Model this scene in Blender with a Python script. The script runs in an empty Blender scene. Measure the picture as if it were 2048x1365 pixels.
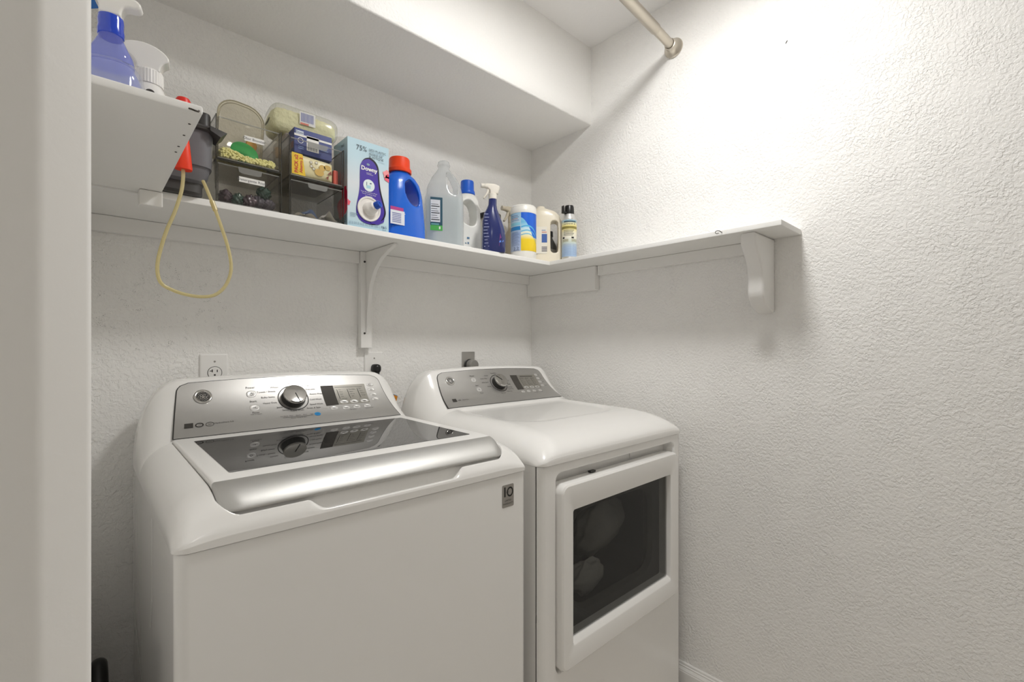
import bpy, bmesh, math, random
from mathutils import Vector, Matrix
random.seed(4)
S = bpy.context.scene
COL = S.collection
PI = math.pi

# ------------------------------------------------------------------ camera, world, exposure
cam = bpy.data.objects.new('camera', bpy.data.cameras.new('camera'))
COL.objects.link(cam)
cam.location = (0, 0, 1.18)
cam.rotation_euler = (PI / 2, 0, -math.radians(42.63))
cam.data.lens = 936 / 2048 * 36
cam.data.sensor_width = 36
cam.data.shift_y = (694.1 - 682.5) / 2048
cam.data.clip_start = 0.02
S.camera = cam
w = bpy.data.worlds.new('world'); S.world = w; w.use_nodes = True
w.node_tree.nodes['Background'].inputs[0].default_value = (0.9, 0.95, 1, 1)
w.node_tree.nodes['Background'].inputs[1].default_value = 0.0
S.view_settings.view_transform = 'Standard'
S.view_settings.look = 'None'
S.view_settings.exposure = 1.08
S.cycles.transparent_max_bounces = 32
S.cycles.diffuse_bounces = 8
S.cycles.max_bounces = 14
S.view_settings.gamma = 1
S.view_settings.use_curve_mapping = False
LAMP = 42.0            # emission of the glass dome on the laundry ceiling
FILL = 2.8             # emission of the unseen fill light added behind the camera
LAMP_LOC = (0.94, 0.53)

# ------------------------------------------------------------------ materials
def lin(h):
    c = [int(h[i:i + 2], 16) / 255 for i in (0, 2, 4)]
    return tuple(x / 12.92 if x < .04045 else ((x + .055) / 1.055) ** 2.4 for x in c) + (1,)
MATS = {}
def mat(name, col, rough=.5, metal=0, coat=0, spec=.5, bump=None, emit=None):
    if name in MATS: return MATS[name]
    m = bpy.data.materials.new(name); m.use_nodes = True
    nt = m.node_tree; b = nt.nodes['Principled BSDF']
    b.inputs['Base Color'].default_value = lin(col) if isinstance(col, str) else tuple(col) + (1,)
    b.inputs['Roughness'].default_value = rough
    b.inputs['Metallic'].default_value = metal
    b.inputs['Coat Weight'].default_value = coat
    b.inputs['Coat Roughness'].default_value = .08
    b.inputs['Specular IOR Level'].default_value = spec
    if bump:
        sc, dist, det = bump
        tc = nt.nodes.new('ShaderNodeTexCoord'); n = nt.nodes.new('ShaderNodeTexNoise'); bp = nt.nodes.new('ShaderNodeBump')
        n.inputs['Scale'].default_value = sc; n.inputs['Detail'].default_value = det
        bp.inputs['Distance'].default_value = dist; bp.inputs['Strength'].default_value = 1
        nt.links.new(tc.outputs['Object'], n.inputs['Vector']); nt.links.new(n.outputs['Fac'], bp.inputs['Height'])
        nt.links.new(bp.outputs['Normal'], b.inputs['Normal'])
    if emit:
        b.inputs['Emission Color'].default_value = tuple(emit[0]) + (1,)
        b.inputs['Emission Strength'].default_value = emit[1]
    MATS[name] = m
    return m

def plaster(name, col, dist, scale=1.0, specks=None, rough=.42):
    """orange-peel / knock-down drywall texture: noise ridges plus finer grain as bump"""
    m = bpy.data.materials.new(name); m.use_nodes = True
    nt = m.node_tree; N = nt.nodes; L = nt.links; b = N['Principled BSDF']
    b.inputs['Base Color'].default_value = tuple(col) + (1,)
    b.inputs['Roughness'].default_value = rough
    b.inputs['Specular IOR Level'].default_value = .45
    tc = N.new('ShaderNodeTexCoord')
    def noise(sc, det, dis=0):
        n = N.new('ShaderNodeTexNoise'); n.inputs['Scale'].default_value = sc * scale
        n.inputs['Detail'].default_value = det; n.inputs['Distortion'].default_value = dis
        L.new(tc.outputs['Object'], n.inputs['Vector']); return n
    n1 = noise(72, 4, .12); n2 = noise(190, 2); n3 = noise(9, 1)
    r1 = N.new('ShaderNodeMapRange'); r1.interpolation_type = 'SMOOTHSTEP'
    r1.inputs[1].default_value = .38; r1.inputs[2].default_value = .60; L.new(n1.outputs['Fac'], r1.inputs[0])
    mx = N.new('ShaderNodeMath'); mx.operation = 'MULTIPLY_ADD'; mx.inputs[1].default_value = .45
    L.new(n2.outputs['Fac'], mx.inputs[0]); L.new(r1.outputs[0], mx.inputs[2])
    r3 = N.new('ShaderNodeMapRange'); r3.inputs[1].default_value = .3; r3.inputs[2].default_value = .7
    r3.inputs[3].default_value = .55; r3.inputs[4].default_value = 1.1; L.new(n3.outputs['Fac'], r3.inputs[0])
    mm = N.new('ShaderNodeMath'); mm.operation = 'MULTIPLY'; L.new(mx.outputs[0], mm.inputs[0]); L.new(r3.outputs[0], mm.inputs[1])
    bp = N.new('ShaderNodeBump'); bp.inputs['Distance'].default_value = dist; bp.inputs['Strength'].default_value = 1
    L.new(mm.outputs[0], bp.inputs['Height']); L.new(bp.outputs['Normal'], b.inputs['Normal'])
    if specks:   # scuffs: x0,x1,z0,z1 box in wall coordinates where little dark chips sit
        x0, x1, z0, z1 = specks
        sx = N.new('ShaderNodeSeparateXYZ'); L.new(tc.outputs['Object'], sx.inputs[0])
        def band(out, a, c):
            r = N.new('ShaderNodeMapRange'); r.inputs[1].default_value = a; r.inputs[2].default_value = a + .03
            L.new(out, r.inputs[0])
            q = N.new('ShaderNodeMapRange'); q.inputs[1].default_value = c; q.inputs[2].default_value = c - .03
            L.new(out, q.inputs[0])
            t = N.new('ShaderNodeMath'); t.operation = 'MULTIPLY'; L.new(r.outputs[0], t.inputs[0]); L.new(q.outputs[0], t.inputs[1]); return t
        a1 = band(sx.outputs['X'], x0, x1); a2 = band(sx.outputs['Z'], z0, z1)
        n4 = noise(26, 1); n5 = noise(330, 3)
        c4 = N.new('ShaderNodeMapRange'); c4.inputs[1].default_value = .60; c4.inputs[2].default_value = .64; L.new(n4.outputs['Fac'], c4.inputs[0])
        c5 = N.new('ShaderNodeMapRange'); c5.inputs[1].default_value = .60; c5.inputs[2].default_value = .64; L.new(n5.outputs['Fac'], c5.inputs[0])
        prev = a1
        for q in (a2, c4, c5):
            t = N.new('ShaderNodeMath'); t.operation = 'MULTIPLY'; L.new(prev.outputs[0], t.inputs[0]); L.new(q.outputs[0], t.inputs[1]); prev = t
        mc = N.new('ShaderNodeMix'); mc.data_type = 'RGBA'
        mc.inputs[6].default_value = tuple(col) + (1,); mc.inputs[7].default_value = (.09, .085, .08, 1)
        L.new(prev.outputs[0], mc.inputs[0]); L.new(mc.outputs[2], b.inputs['Base Color'])
    return m

def clear(name, tint, gloss=.08, dens=None, rough=.03, diff=0.0, dcol=(1, 1, 1)):
    """thin clear or milky plastic: tinted see-through + fresnel gloss (+ milky scatter)"""
    if name in MATS: return MATS[name]
    m = bpy.data.materials.new(name); m.use_nodes = True
    nt = m.node_tree; N = nt.nodes; L = nt.links; N.clear()
    out = N.new('ShaderNodeOutputMaterial'); t = N.new('ShaderNodeBsdfTransparent'); g = N.new('ShaderNodeBsdfGlossy')
    t.inputs[0].default_value = tuple(tint) + (1,); g.inputs['Roughness'].default_value = rough
    lw = N.new('ShaderNodeLayerWeight'); lw.inputs[0].default_value = .5
    pw = N.new('ShaderNodeMath'); pw.operation = 'POWER'; pw.inputs[1].default_value = 5; L.new(lw.outputs['Facing'], pw.inputs[0])
    fr = N.new('ShaderNodeMath'); fr.operation = 'MULTIPLY_ADD'; fr.inputs[1].default_value = .7; fr.inputs[2].default_value = .035; L.new(pw.outputs[0], fr.inputs[0])
    base = t
    if diff > 0:
        d = N.new('ShaderNodeBsdfDiffuse'); d.inputs[0].default_value = tuple(dcol) + (1,)
        tr = N.new('ShaderNodeBsdfTranslucent'); tr.inputs[0].default_value = tuple(dcol) + (1,)
        m0 = N.new('ShaderNodeMixShader'); m0.inputs[0].default_value = .5; L.new(d.outputs[0], m0.inputs[1]); L.new(tr.outputs[0], m0.inputs[2])
        m1 = N.new('ShaderNodeMixShader'); m1.inputs[0].default_value = diff
        L.new(t.outputs[0], m1.inputs[1]); L.new(m0.outputs[0], m1.inputs[2]); base = m1
    mx = N.new('ShaderNodeMixShader'); L.new(fr.outputs[0], mx.inputs[0])
    L.new(base.outputs[0], mx.inputs[1]); L.new(g.outputs[0], mx.inputs[2]); L.new(mx.outputs[0], out.inputs[0])
    MATS[name] = m
    return m

WALL = (.895, .885, .865)
M_wall = plaster('wall_plaster', WALL, .0010, 1.9)
M_wallb = plaster('back_wall_plaster', WALL, .0009, 1.7, (.0, .33, 1.13, 1.42))
M_soffit = plaster('soffit_plaster', WALL, .0004, 1.7)
M_smooth = plaster('smooth_plaster', WALL, .0002, 1.7)
M_ceil = plaster('ceiling_plaster', (.88, .87, .86), .0002, 1.4, rough=.7)
M_jamb = plaster('jamb_plaster', WALL, .00006, 1.0)
M_trim = mat('trim_paint', (.86, .85, .83), .5, spec=.35, bump=(40, .0006, 3))
M_shelf = mat('shelf_paint', (.87, .865, .845), .6, spec=.3, bump=(30, .0008, 3))
M_floor = mat('floor_vinyl', (.62, .58, .53), .4, bump=(20, .0005, 2))
M_enamel = mat('white_enamel', (.87, .86, .84), .22, coat=.6)
M_plasticw = mat('white_plastic', (.87, .86, .84), .3, coat=.25)
M_console = mat('console_silver', (.47, .46, .445), .38, metal=.75, coat=.7)
M_strip = mat('silver_strip', (.54, .535, .52), .46, metal=.8, bump=(900, .00004, 1))
M_chrome = mat('chrome', (.62, .61, .59), .12, metal=1)
M_brushed = mat('brushed_metal', (.45, .44, .42), .25, metal=1)
M_dark = mat('dark_plastic', '2b2a28', .35)
M_print = mat('print_grey', '36332f', .5)
M_print2 = mat('print_dark', '23211f', .5)
M_label = mat('label_grey', '9c9892', .4, metal=.3)
M_black = mat('black_plastic', '141414', .3)
M_white = mat('label_white', 'e9e8e4', .5)
M_glassblk = mat('lid_glass', (.012, .012, .012), .015, spec=.75, coat=0)
M_screw = mat('hole_dark', '3a3733', .7)
M_nickel = mat('brushed_nickel', (.60, .55, .47), .33, metal=.9)

# ------------------------------------------------------------------ mesh builder
def smooth01(t):
    t = max(0, min(1, t)); return t * t * (3 - 2 * t)

class MB:
    def __init__(self): self.v = []; self.f = []; self.mi = []; self.cur = 0; self.wn = False
    def add(self, vs, fs, mi=None):
        o = len(self.v); self.v += [tuple(p) for p in vs]
        for f in fs: self.f.append(tuple(i + o for i in f)); self.mi.append(self.cur if mi is None else mi)
        return self
    def box(self, a, b, mi=None, bev=0, seg=2):
        x0, y0, z0 = a; x1, y1, z1 = b
        if bev > 0:
            self.wn = True
            bm = bmesh.new(); bmesh.ops.create_cube(bm, size=1)
            for v in bm.verts: v.co = Vector(((x0 + x1) / 2 + v.co.x * (x1 - x0), (y0 + y1) / 2 + v.co.y * (y1 - y0), (z0 + z1) / 2 + v.co.z * (z1 - z0)))
            bmesh.ops.bevel(bm, geom=bm.edges[:], offset=bev, segments=seg, profile=.5, affect='EDGES')
            return self.bm(bm, mi)
        vs = [(x0, y0, z0), (x1, y0, z0), (x1, y1, z0), (x0, y1, z0), (x0, y0, z1), (x1, y0, z1), (x1, y1, z1), (x0, y1, z1)]
        return self.add(vs, [(0, 3, 2, 1), (4, 5, 6, 7), (0, 1, 5, 4), (1, 2, 6, 5), (2, 3, 7, 6), (3, 0, 4, 7)], mi)
    def bm(self, bm, mi=None):
        bm.verts.index_update()
        self.add([v.co[:] for v in bm.verts], [[v.index for v in f.verts] for f in bm.faces], mi); bm.free(); return self
    def grid(self, fn, nu, nv, mi=None, wrap=False):
        vs = [fn(i, j) for i in range(nu) for j in range(nv)]
        fs = [(i * nv + j, ((i + 1) % nu) * nv + j, ((i + 1) % nu) * nv + j + 1, i * nv + j + 1) for i in range(nu if wrap else nu - 1) for j in range(nv - 1)]
        return self.add(vs, fs, mi)
    def rings(self, rs, mi=None, cap0=True, cap1=True, closed=False):
        n = len(rs[0]); vs = [p for r in rs for p in r]
        fs = []
        m = len(rs)
        for i in range(m if closed else m - 1):
            for k in range(n):
                a = i * n + k; b = i * n + (k + 1) % n; c = ((i + 1) % m) * n + (k + 1) % n; d = ((i + 1) % m) * n + k
                fs.append((a, b, c, d))
        if not closed:
            if cap0: fs.append(tuple(reversed(range(n))))
            if cap1: fs.append(tuple(range((m - 1) * n, m * n)))
        return self.add(vs, fs, mi)
    def loft(self, secs, n=32, mi=None, cap0=True, cap1=True):
        """secs: (z, cx, cy, rx, ry, exponent)"""
        rs = []
        for z, cx, cy, rx, ry, e in secs:
            r = []
            for k in range(n):
                t = 2 * PI * k / n; c, s = math.cos(t), math.sin(t)
                r.append((cx + rx * math.copysign(abs(c) ** (2 / e), c), cy + ry * math.copysign(abs(s) ** (2 / e), s), z))
            rs.append(r)
        return self.rings(rs, mi, cap0, cap1)
    def lathe(self, prof, c=(0, 0, 0), n=32, mi=None, axis=None, up=None):
        """prof: (r, h) along the axis"""
        ax = Vector(axis or (0, 0, 1)).normalized()
        u = Vector(up).normalized() if up else (Vector((1, 0, 0)) if abs(ax.x) < .9 else Vector((0, 1, 0)))
        u = (u - ax * u.dot(ax)).normalized(); v = ax.cross(u); c = Vector(c)
        rs = [[(c + ax * h + (u * math.cos(2 * PI * k / n) + v * math.sin(2 * PI * k / n)) * max(r, 1e-5))[:] for k in range(n)] for r, h in prof]
        return self.rings(rs, mi)
    def tube(self, pts, r, n=12, mi=None, rad=None):
        P = [Vector(p) for p in pts]; rs = []
        t0 = (P[1] - P[0]).normalized(); u = t0.orthogonal().normalized()
        for i, p in enumerate(P):
            t = (P[min(i + 1, len(P) - 1)] - P[max(i - 1, 0)]).normalized()
            u = (u - t * u.dot(t)).normalized(); v = t.cross(u); rr = rad[i] if rad else r
            rs.append([(p + (u * math.cos(2 * PI * k / n) + v * math.sin(2 * PI * k / n)) * rr)[:] for k in range(n)])
        return self.rings(rs, mi)
    def slab(self, poly, t, bev=0, plane='XZ', at=0, mi=None, seg=2):
        """polygon extruded by t, centred on `at`, in a coordinate plane"""
        bm = bmesh.new()
        mp = {'XZ': lambda a, b, d: (a, d, b), 'XY': lambda a, b, d: (a, b, d), 'YZ': lambda a, b, d: (d, a, b)}[plane]
        lo = [bm.verts.new(mp(a, b, at - t / 2)) for a, b in poly]; hi = [bm.verts.new(mp(a, b, at + t / 2)) for a, b in poly]
        n = len(poly); bm.faces.new(lo); bm.faces.new(list(reversed(hi)))
        for k in range(n): bm.faces.new((lo[k], hi[k], hi[(k + 1) % n], lo[(k + 1) % n]))
        bmesh.ops.recalc_face_normals(bm, faces=bm.faces[:])
        if bev > 0:
            self.wn = True
            capf = [f for f in bm.faces if len(f.verts) == n]
            ed = list({e for f in capf for e in f.edges})
            bmesh.ops.bevel(bm, geom=ed, offset=bev, segments=seg, profile=.5, affect='EDGES', clamp_overlap=True)
        return self.bm(bm, mi)
    def xform(self, M, start=0):
        for i in range(start, len(self.v)): self.v[i] = (M @ Vector(self.v[i]))[:]
        return self
    def build(self, name, mats, parent=None, ang=35, smooth=True, fix=True):
        me = bpy.data.meshes.new(name)
        o0 = ORG.get(parent.name, Vector()) if parent else Vector()
        me.from_pydata([(Vector(p) - o0)[:] for p in self.v], [], self.f)
        if not isinstance(mats, (list, tuple)): mats = [mats]
        for m in mats: me.materials.append(m)
        for p, i in zip(me.polygons, self.mi): p.material_index = min(i, len(mats) - 1)
        if fix:
            bm = bmesh.new(); bm.from_mesh(me); bmesh.ops.remove_doubles(bm, verts=bm.verts[:], dist=1e-6)
            bmesh.ops.recalc_face_normals(bm, faces=bm.faces[:]); bm.to_mesh(me); bm.free()
        if smooth:
            for p in me.polygons: p.use_smooth = True
            me.set_sharp_from_angle(angle=math.radians(ang))
        me.update()
        o = bpy.data.objects.new(name, me); COL.objects.link(o)
        if self.wn and smooth:      # keep the broad faces flat, shade only the rounded edges
            wm = o.modifiers.new('edge_shading', 'WEIGHTED_NORMAL'); wm.weight = 100; wm.keep_sharp = True
        if parent: o.parent = parent; ORG[o.name] = o0
        return o
ORG = {}
def tag(o, label, cat, group=None, kind=None):
    o['label'] = label; o['category'] = cat
    if group: o['group'] = group
    if kind: o['kind'] = kind
    return o
def thing(name, label, cat, loc=(0, 0, 0), rz=0, world=False, group=None):
    """Empty at the base; world=True: parts are given in world coordinates"""
    e = bpy.data.objects.new(name, None); COL.objects.link(e); e.empty_display_size = .02
    e.location = loc; e.rotation_euler = (0, 0, rz)
    ORG[e.name] = Vector(loc) if world else Vector()
    return tag(e, label, cat, group)
def struct(o): o['kind'] = 'structure'; return o

def rrect(x0, x1, z0, z1, r, n=6):
    """rounded rectangle outline, anticlockwise from the right-bottom corner; r number or 4 (br,tr,tl,bl)"""
    R = r if isinstance(r, (list, tuple)) else [r] * 4; pts = []
    for (cx, cz, a0, rr) in ((x1 - R[0], z0 + R[0], -90, R[0]), (x1 - R[1], z1 - R[1], 0, R[1]), (x0 + R[2], z1 - R[2], 90, R[2]), (x0 + R[3], z0 + R[3], 180, R[3])):
        for k in range(n + 1):
            a = math.radians(a0 + 90 * k / n); pts.append((cx + rr * math.cos(a), cz + rr * math.sin(a)))
    return pts

def text_mesh(s, size, align='CENTER', sx=1.0, bold=0.0):
    c = bpy.data.curves.new('t', 'FONT'); c.body = s; c.size = size; c.align_x = align; c.align_y = 'CENTER'
    c.offset = bold; c.resolution_u = 2
    o = bpy.data.objects.new('t', c); COL.objects.link(o)
    me = bpy.data.meshes.new_from_object(o.evaluated_get(bpy.context.evaluated_depsgraph_get()))
    vs = [(v.co.x * sx, v.co.y) for v in me.vertices]; fs = [tuple(p.vertices) for p in me.polygons]
    bpy.data.objects.remove(o); bpy.data.curves.remove(c); bpy.data.meshes.remove(me)
    return vs, fs
def put_text(mb, s, size, fn, mi=None, **k):
    vs, fs = text_mesh(s, size, **k); mb.add([fn(a, b) for a, b in vs], fs, mi)

def evaluate(o):
    dg = bpy.context.evaluated_depsgraph_get(); dg.update()
    me = bpy.data.meshes.new_from_object(o.evaluated_get(dg)); old = o.data; o.modifiers.clear(); o.data = me
    bpy.data.meshes.remove(old)
    for p in me.polygons: p.use_smooth = True
    return o
def organic(o, vox=.003, it=6, cut=None):
    """fuse overlapping closed shells into one blow-moulded skin; cut = object to subtract first"""
    m = o.modifiers.new('r', 'REMESH'); m.mode = 'VOXEL'; m.voxel_size = vox
    if cut:
        b = o.modifiers.new('b', 'BOOLEAN'); b.operation = 'DIFFERENCE'; b.object = cut; b.solver = 'EXACT'
        m = o.modifiers.new('r2', 'REMESH'); m.mode = 'VOXEL'; m.voxel_size = vox
    s = o.modifiers.new('s', 'SMOOTH'); s.iterations = it; s.factor = .5
    evaluate(o)
    if cut: bpy.data.objects.remove(cut)
    return o

# ------------------------------------------------------------------ room shell
WX, WY, CZ = 1.54, 1.54, 2.406       # right wall, back wall, ceiling
LX = -.046                            # alcove left wall
SY, SZ = 1.194, 2.09                  # soffit front and underside
FX, FY = -.95, -1.35                  # far sides of the passage behind the camera
def simple(name, a, b, m):
    return struct(MB().box(a, b).build(name, m, smooth=False))
simple('floor', (FX - .1, FY - .1, -.08), (WX + .1, WY + .1, 0), M_floor)
simple('ceiling', (FX - .1, FY - .1, CZ), (WX + .1, WY + .1, CZ + .08), M_ceil)
simple('wall_back', (LX - .1, WY, 0), (WX, WY + .1, CZ), M_wallb)
simple('wall_right', (WX, FY - .1, 0), (WX + .1, WY + .1, CZ), M_wall)
simple('wall_front', (FX - .1, FY - .1, 0), (WX, FY, CZ), M_smooth)
simple('wall_left', (FX - .1, FY, 0), (FX, .60, CZ), M_smooth)
# soffit box with a small bullnose on its lower edge
pr = [(WY, SZ), (SY + .005, SZ), (SY + .0015, SZ + .0015), (SY, SZ + .005), (SY, CZ), (WY, CZ)]
struct(MB().slab(pr, WX - LX, plane='YZ', at=(WX + LX) / 2).build('wall_soffit', M_soffit, ang=50))
# left partition: chamfered bullnose corner facing the camera, return, and the alcove side wall
x1, y1, x2, y2 = -.0212, .46, .0056, .4743
def arc(cx, cy, r, a0, a1, n=6):
    return [(cx + r * math.cos(math.radians(a0 + (a1 - a0) * k / n)), cy + r * math.sin(math.radians(a0 + (a1 - a0) * k / n))) for k in range(n + 1)]
def bull(px, py, r, a1, a2):
    n1 = (math.cos(math.radians(a1)), math.sin(math.radians(a1))); n2 = (math.cos(math.radians(a2)), math.sin(math.radians(a2)))
    k = r / (1 + n1[0] * n2[0] + n1[1] * n2[1]); return arc(px - k * (n1[0] + n2[0]), py - k * (n1[1] + n2[1]), r, a1, a2, 8)
poly = [(FX, y1)] + bull(x1, y1, .014, -90, -62) + bull(x2, y2, .006, -62, 0) + [(x2, .60), (LX, .615), (LX, WY), (LX - .1, WY), (LX - .1, .62), (FX, .62)]
struct(MB().slab(poly, CZ, plane='XY', at=CZ / 2).build('wall_partition', M_jamb, ang=60))
# baseboard with an ogee cap along the right wall
bp = [(0, 0), (-.014, 0), (-.014, .058), (-.0125, .061), (-.0125, .064), (-.010, .068), (-.0075, .072), (-.0075, .076), (-.005, .078), (-.0045, .084), (-.002, .087), (0, .087)]
def bboard(name, y0, y1):
    mb = MB(); mb.rings([[(WX + a, y, z) for a, z in bp] for y in (y0, y1)]); return struct(mb.build(name, M_trim, ang=25))
bboard('baseboard_right', FY, WY)
struct(MB().rings([[(x, WY + a, z) for a, z in bp] for x in (LX, WX - .014)]).build('baseboard_back', M_trim, ang=25))

# nail holes and dings on the right wall
def ding(y, z, w, h, rot, lab):
    mb = MB(); n = 10
    pts = [(w * math.cos(2 * PI * k / n) * (1 + .2 * math.sin(3 * k)), h * math.sin(2 * PI * k / n)) for k in range(n)]
    c, s = math.cos(rot), math.sin(rot)
    mb.rings([[(WX - d, y + (a * c - b * s) * q, z + (a * s + b * c) * q) for a, b in pts] for d, q in ((0, 1), (.0008, .8))])
    tag(mb.build('wall_chip', M_screw), lab, 'mark', 'small chips in the right wall')
ding(.105, 2.28 - .006, .0016, .0022, 0, 'upper of two tiny dark nail holes near the top right of the textured wall')
ding(.108, 2.047, .0016, .0016, 0, 'lower of two tiny dark nail holes on the textured right wall')
ding(.470, 2.085, .0015, .0055, .5, 'short dark scratch high on the textured right wall below the rod')

# ------------------------------------------------------------------ shelves
ZT, ZB = 1.521, 1.505
def board(name, a, b, lab):
    o = thing(name, lab, 'shelf', (a[0], a[1], a[2]), world=True)
    MB().box(a, b, bev=.0025).build('board', M_shelf, o)
    return o
sh_b = board('wall_shelf', (LX + .001, 1.271, ZB), (WX - .001, WY - .001, ZT), 'long white painted shelf on the back wall, crowded with cleaning supplies')
sh_r = board('wall_shelf', (1.3725, .431, ZB), (WX - .001, 1.2705, ZT), 'bare white painted shelf on the right wall with a curved end bracket')
sh_l = board('wall_shelf', (LX + .001, .784, 1.509), (.127, 1.2705, ZT), 'short white shelf at top left holding two spray bottles, seen from below')
# cleats
MB().box((LX + .002, WY - .018, 1.464), (.697, WY - .001, ZB - .0005), bev=.002).build('cleat', M_trim, sh_b)
MB().box((.739, WY - .018, 1.464), (1.5095, WY - .001, ZB - .0005), bev=.002).build('cleat', M_trim, sh_b)
MB().box((.698, WY - .026, 1.176), (.738, WY - .001, ZB - .0005), bev=.002).build('strap_board', M_trim, sh_b)
MB().box((1.522, .556, 1.467), (WX - .001, 1.149, ZB - .0005), bev=.002).build('cleat', M_trim, sh_r)
MB().box((1.510, 1.151, 1.409), (WX - .001, WY - .001, ZB - .0005), bev=.003).build('corner_block', M_trim, sh_r)
MB().box((.088, 1.235, 1.476), (.128, 1.2700, 1.5085), bev=.003).build('support_block', M_trim, sh_l)
MB().box((LX + .001, .76, 1.464), (LX + .019, 1.27, 1.5085), bev=.002).build('cleat', M_trim, sh_l)
# slim painted gusset under the back shelf
g = [(WY - .026, ZB - .001), (1.322, ZB - .001), (1.322, ZB - .007), (1.36, 1.487), (1.41, 1.468), (1.455, 1.435), (1.485, 1.39), (1.498, 1.34), (1.506, 1.28), (1.510, 1.235), (WY - .026, 1.222)]
br = MB().slab(g, .014, bev=.003, plane='YZ', at=.722).build('bracket', M_trim, sh_b)
for z in (1.222 + .004, 1.50 - .03):
    MB().lathe([(.0035, 0), (.0035, .002), (.001, .003)], (.7105, WY - .026, z), 12, axis=(0, -1, 0)).build('screw', M_screw, br)
# chunky corbel at the end of the right shelf
g = [(WX - .001, ZB - .001), (1.392, ZB - .001), (1.392, 1.492), (1.396, 1.470), (1.410, 1.452), (1.427, 1.435), (1.440, 1.415), (1.446, 1.390), (1.4465, 1.365), (1.445, 1.345), (1.450, 1.325), (1.463, 1.308), (1.482, 1.294), (1.507, 1.284), (1.527, 1.280), (WX - .001, 1.284)]
MB().slab(g, .046, bev=.009, plane='XZ', at=.524, seg=3).build('bracket', M_trim, sh_r)
# bent eye hook on the front edge of the right shelf
hk = [(1.3725, .5885, 1.5135), (1.368, .589, 1.5135), (1.364, .592, 1.517), (1.362, .597, 1.5185), (1.361, .602, 1.5165), (1.361, .603, 1.5125), (1.362, .599, 1.5095), (1.364, .594, 1.511)]
MB().tube(hk, .0011, 8).build('eye_hook', mat('rusty_hook', '4a453e', .4, metal=.8), sh_r, ang=80)
hk = [(.1105, .7835, 1.5120), (.1125, .780, 1.5105), (.1165, .778, 1.509), (.1205, .7795, 1.5095), (.122, .7835, 1.5125)]
MB().tube(hk, .0012, 8).build('eye_hook', mat('rusty_hook', '4a453e', .4), sh_l, ang=80)
for k, y in enumerate((.83, .88, .935, .965)):
    MB().lathe([(.0018, 0), (.0018, .0006)], (.1175, y, 1.509), 8, axis=(0, 0, -1)).build('nail_head', M_screw, sh_l)

# ------------------------------------------------------------------ closet rod
FL = Vector((WX, .8284, 2.234)); ra = math.radians(3.9)
rd = Vector((-math.cos(ra), -math.sin(ra), 0))
rod = thing('closet_rod', 'brushed nickel hanging rod meeting the right wall in a round flange near the ceiling', 'rod', FL[:], world=True)
L = (WX - LX - .002) / math.cos(ra)
p0 = FL + rd * .030
MB().tube([(FL + rd * .004)[:], (FL + rd * .135)[:]], .0150, 28).build('rod_tube', M_nickel, rod, ang=60)
MB().tube([(FL + rd * .135)[:], (FL + rd * .139)[:], (FL + rd * (L - .01))[:]], .0175, 28, rad=[.0152, .0172, .0172]).build('rod_sleeve', M_nickel, rod, ang=30)
MB().lathe([(.0, .0005), (.033, .0005), (.0335, .003), (.033, .006), (.030, .009), (.0255, .014), (.0215, .021), (.0195, .027), (.0205, .030), (.0195, .034), (.0165, .035), (.0165, .030)], FL[:], 40, axis=rd[:]).build('flange', M_nickel, rod, ang=40)

MB().lathe([(.0, .0005), (.033, .0005), (.0335, .003), (.033, .006), (.030, .009), (.0255, .014), (.0215, .021), (.0195, .027), (.0205, .030), (.0195, .034)], (FL + rd * L)[:], 40, axis=(-rd)[:]).build('flange', M_nickel, rod, ang=40)
# ------------------------------------------------------------------ lights
def dome_light(name, loc, rad, strength, label):
    t = thing(name, label, 'ceiling light', (loc[0], loc[1], CZ), world=True)
    x, y = loc
    MB().lathe([(0, 0), (rad + .012, 0), (rad + .016, .012), (rad + .014, .026), (rad + .006, .032), (rad + .001, .030), (rad + .001, .016), (0, .016)], (x, y, CZ - .0005), 48, axis=(0, 0, -1)).build('base', M_nickel, t)
    m = mat(name + '_glass', (.9, .9, .88), .4, emit=((1, .99, .965), strength))
    pr = [(rad * math.sin(a), .026 + .012 * math.cos(a)) for a in [math.radians(90 - 9 * k) for k in range(11)]]
    MB().lathe(pr, (x, y, CZ), 48, axis=(0, 0, -1)).build('glass_dome', m, t)
    return t
dome_light('laundry_ceiling_light', LAMP_LOC, .120, LAMP, 'round frosted dome light on the ceiling above the machines')
dome_light('hall_fill_light', (-.1, -.75), .16, FILL, 'unseen round fill light added on the passage ceiling behind the viewer')  # invented fixture, added as fill to lift the shaded surfaces

# ------------------------------------------------------------------ appliance surfaces
def polyfn(pts):
    L = [0]
    for a, b in zip(pts, pts[1:]): L.append(L[-1] + math.hypot(b[0] - a[0], b[1] - a[1]))
    return L
def resample(pts, step):
    out = []
    for a, b in zip(pts, pts[1:]):
        n = max(1, int(math.hypot(b[0] - a[0], b[1] - a[1]) / step)); out += [(a[0] + (b[0] - a[0]) * k / n, a[1] + (b[1] - a[1]) * k / n) for k in range(n)]
    return out + [pts[-1]]
def chaikin(pts, n=2):
    for _ in range(n):
        q = [pts[0]]
        for a, b in zip(pts, pts[1:]): q += [(.75 * a[0] + .25 * b[0], .75 * a[1] + .25 * b[1]), (.25 * a[0] + .75 * b[0], .25 * a[1] + .75 * b[1])]
        pts = q + [pts[-1]]
    return pts
def sm(p): return chaikin(p + [p[0]], 2)[:-1]
def hside(x, hw):
    x = abs(x); k = hw - .093
    if x < k: return 1.0
    t = min(1, (x - k) / .093)
    return max(0, 1 - t ** 2.2) ** (1 / 2.2)
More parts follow.
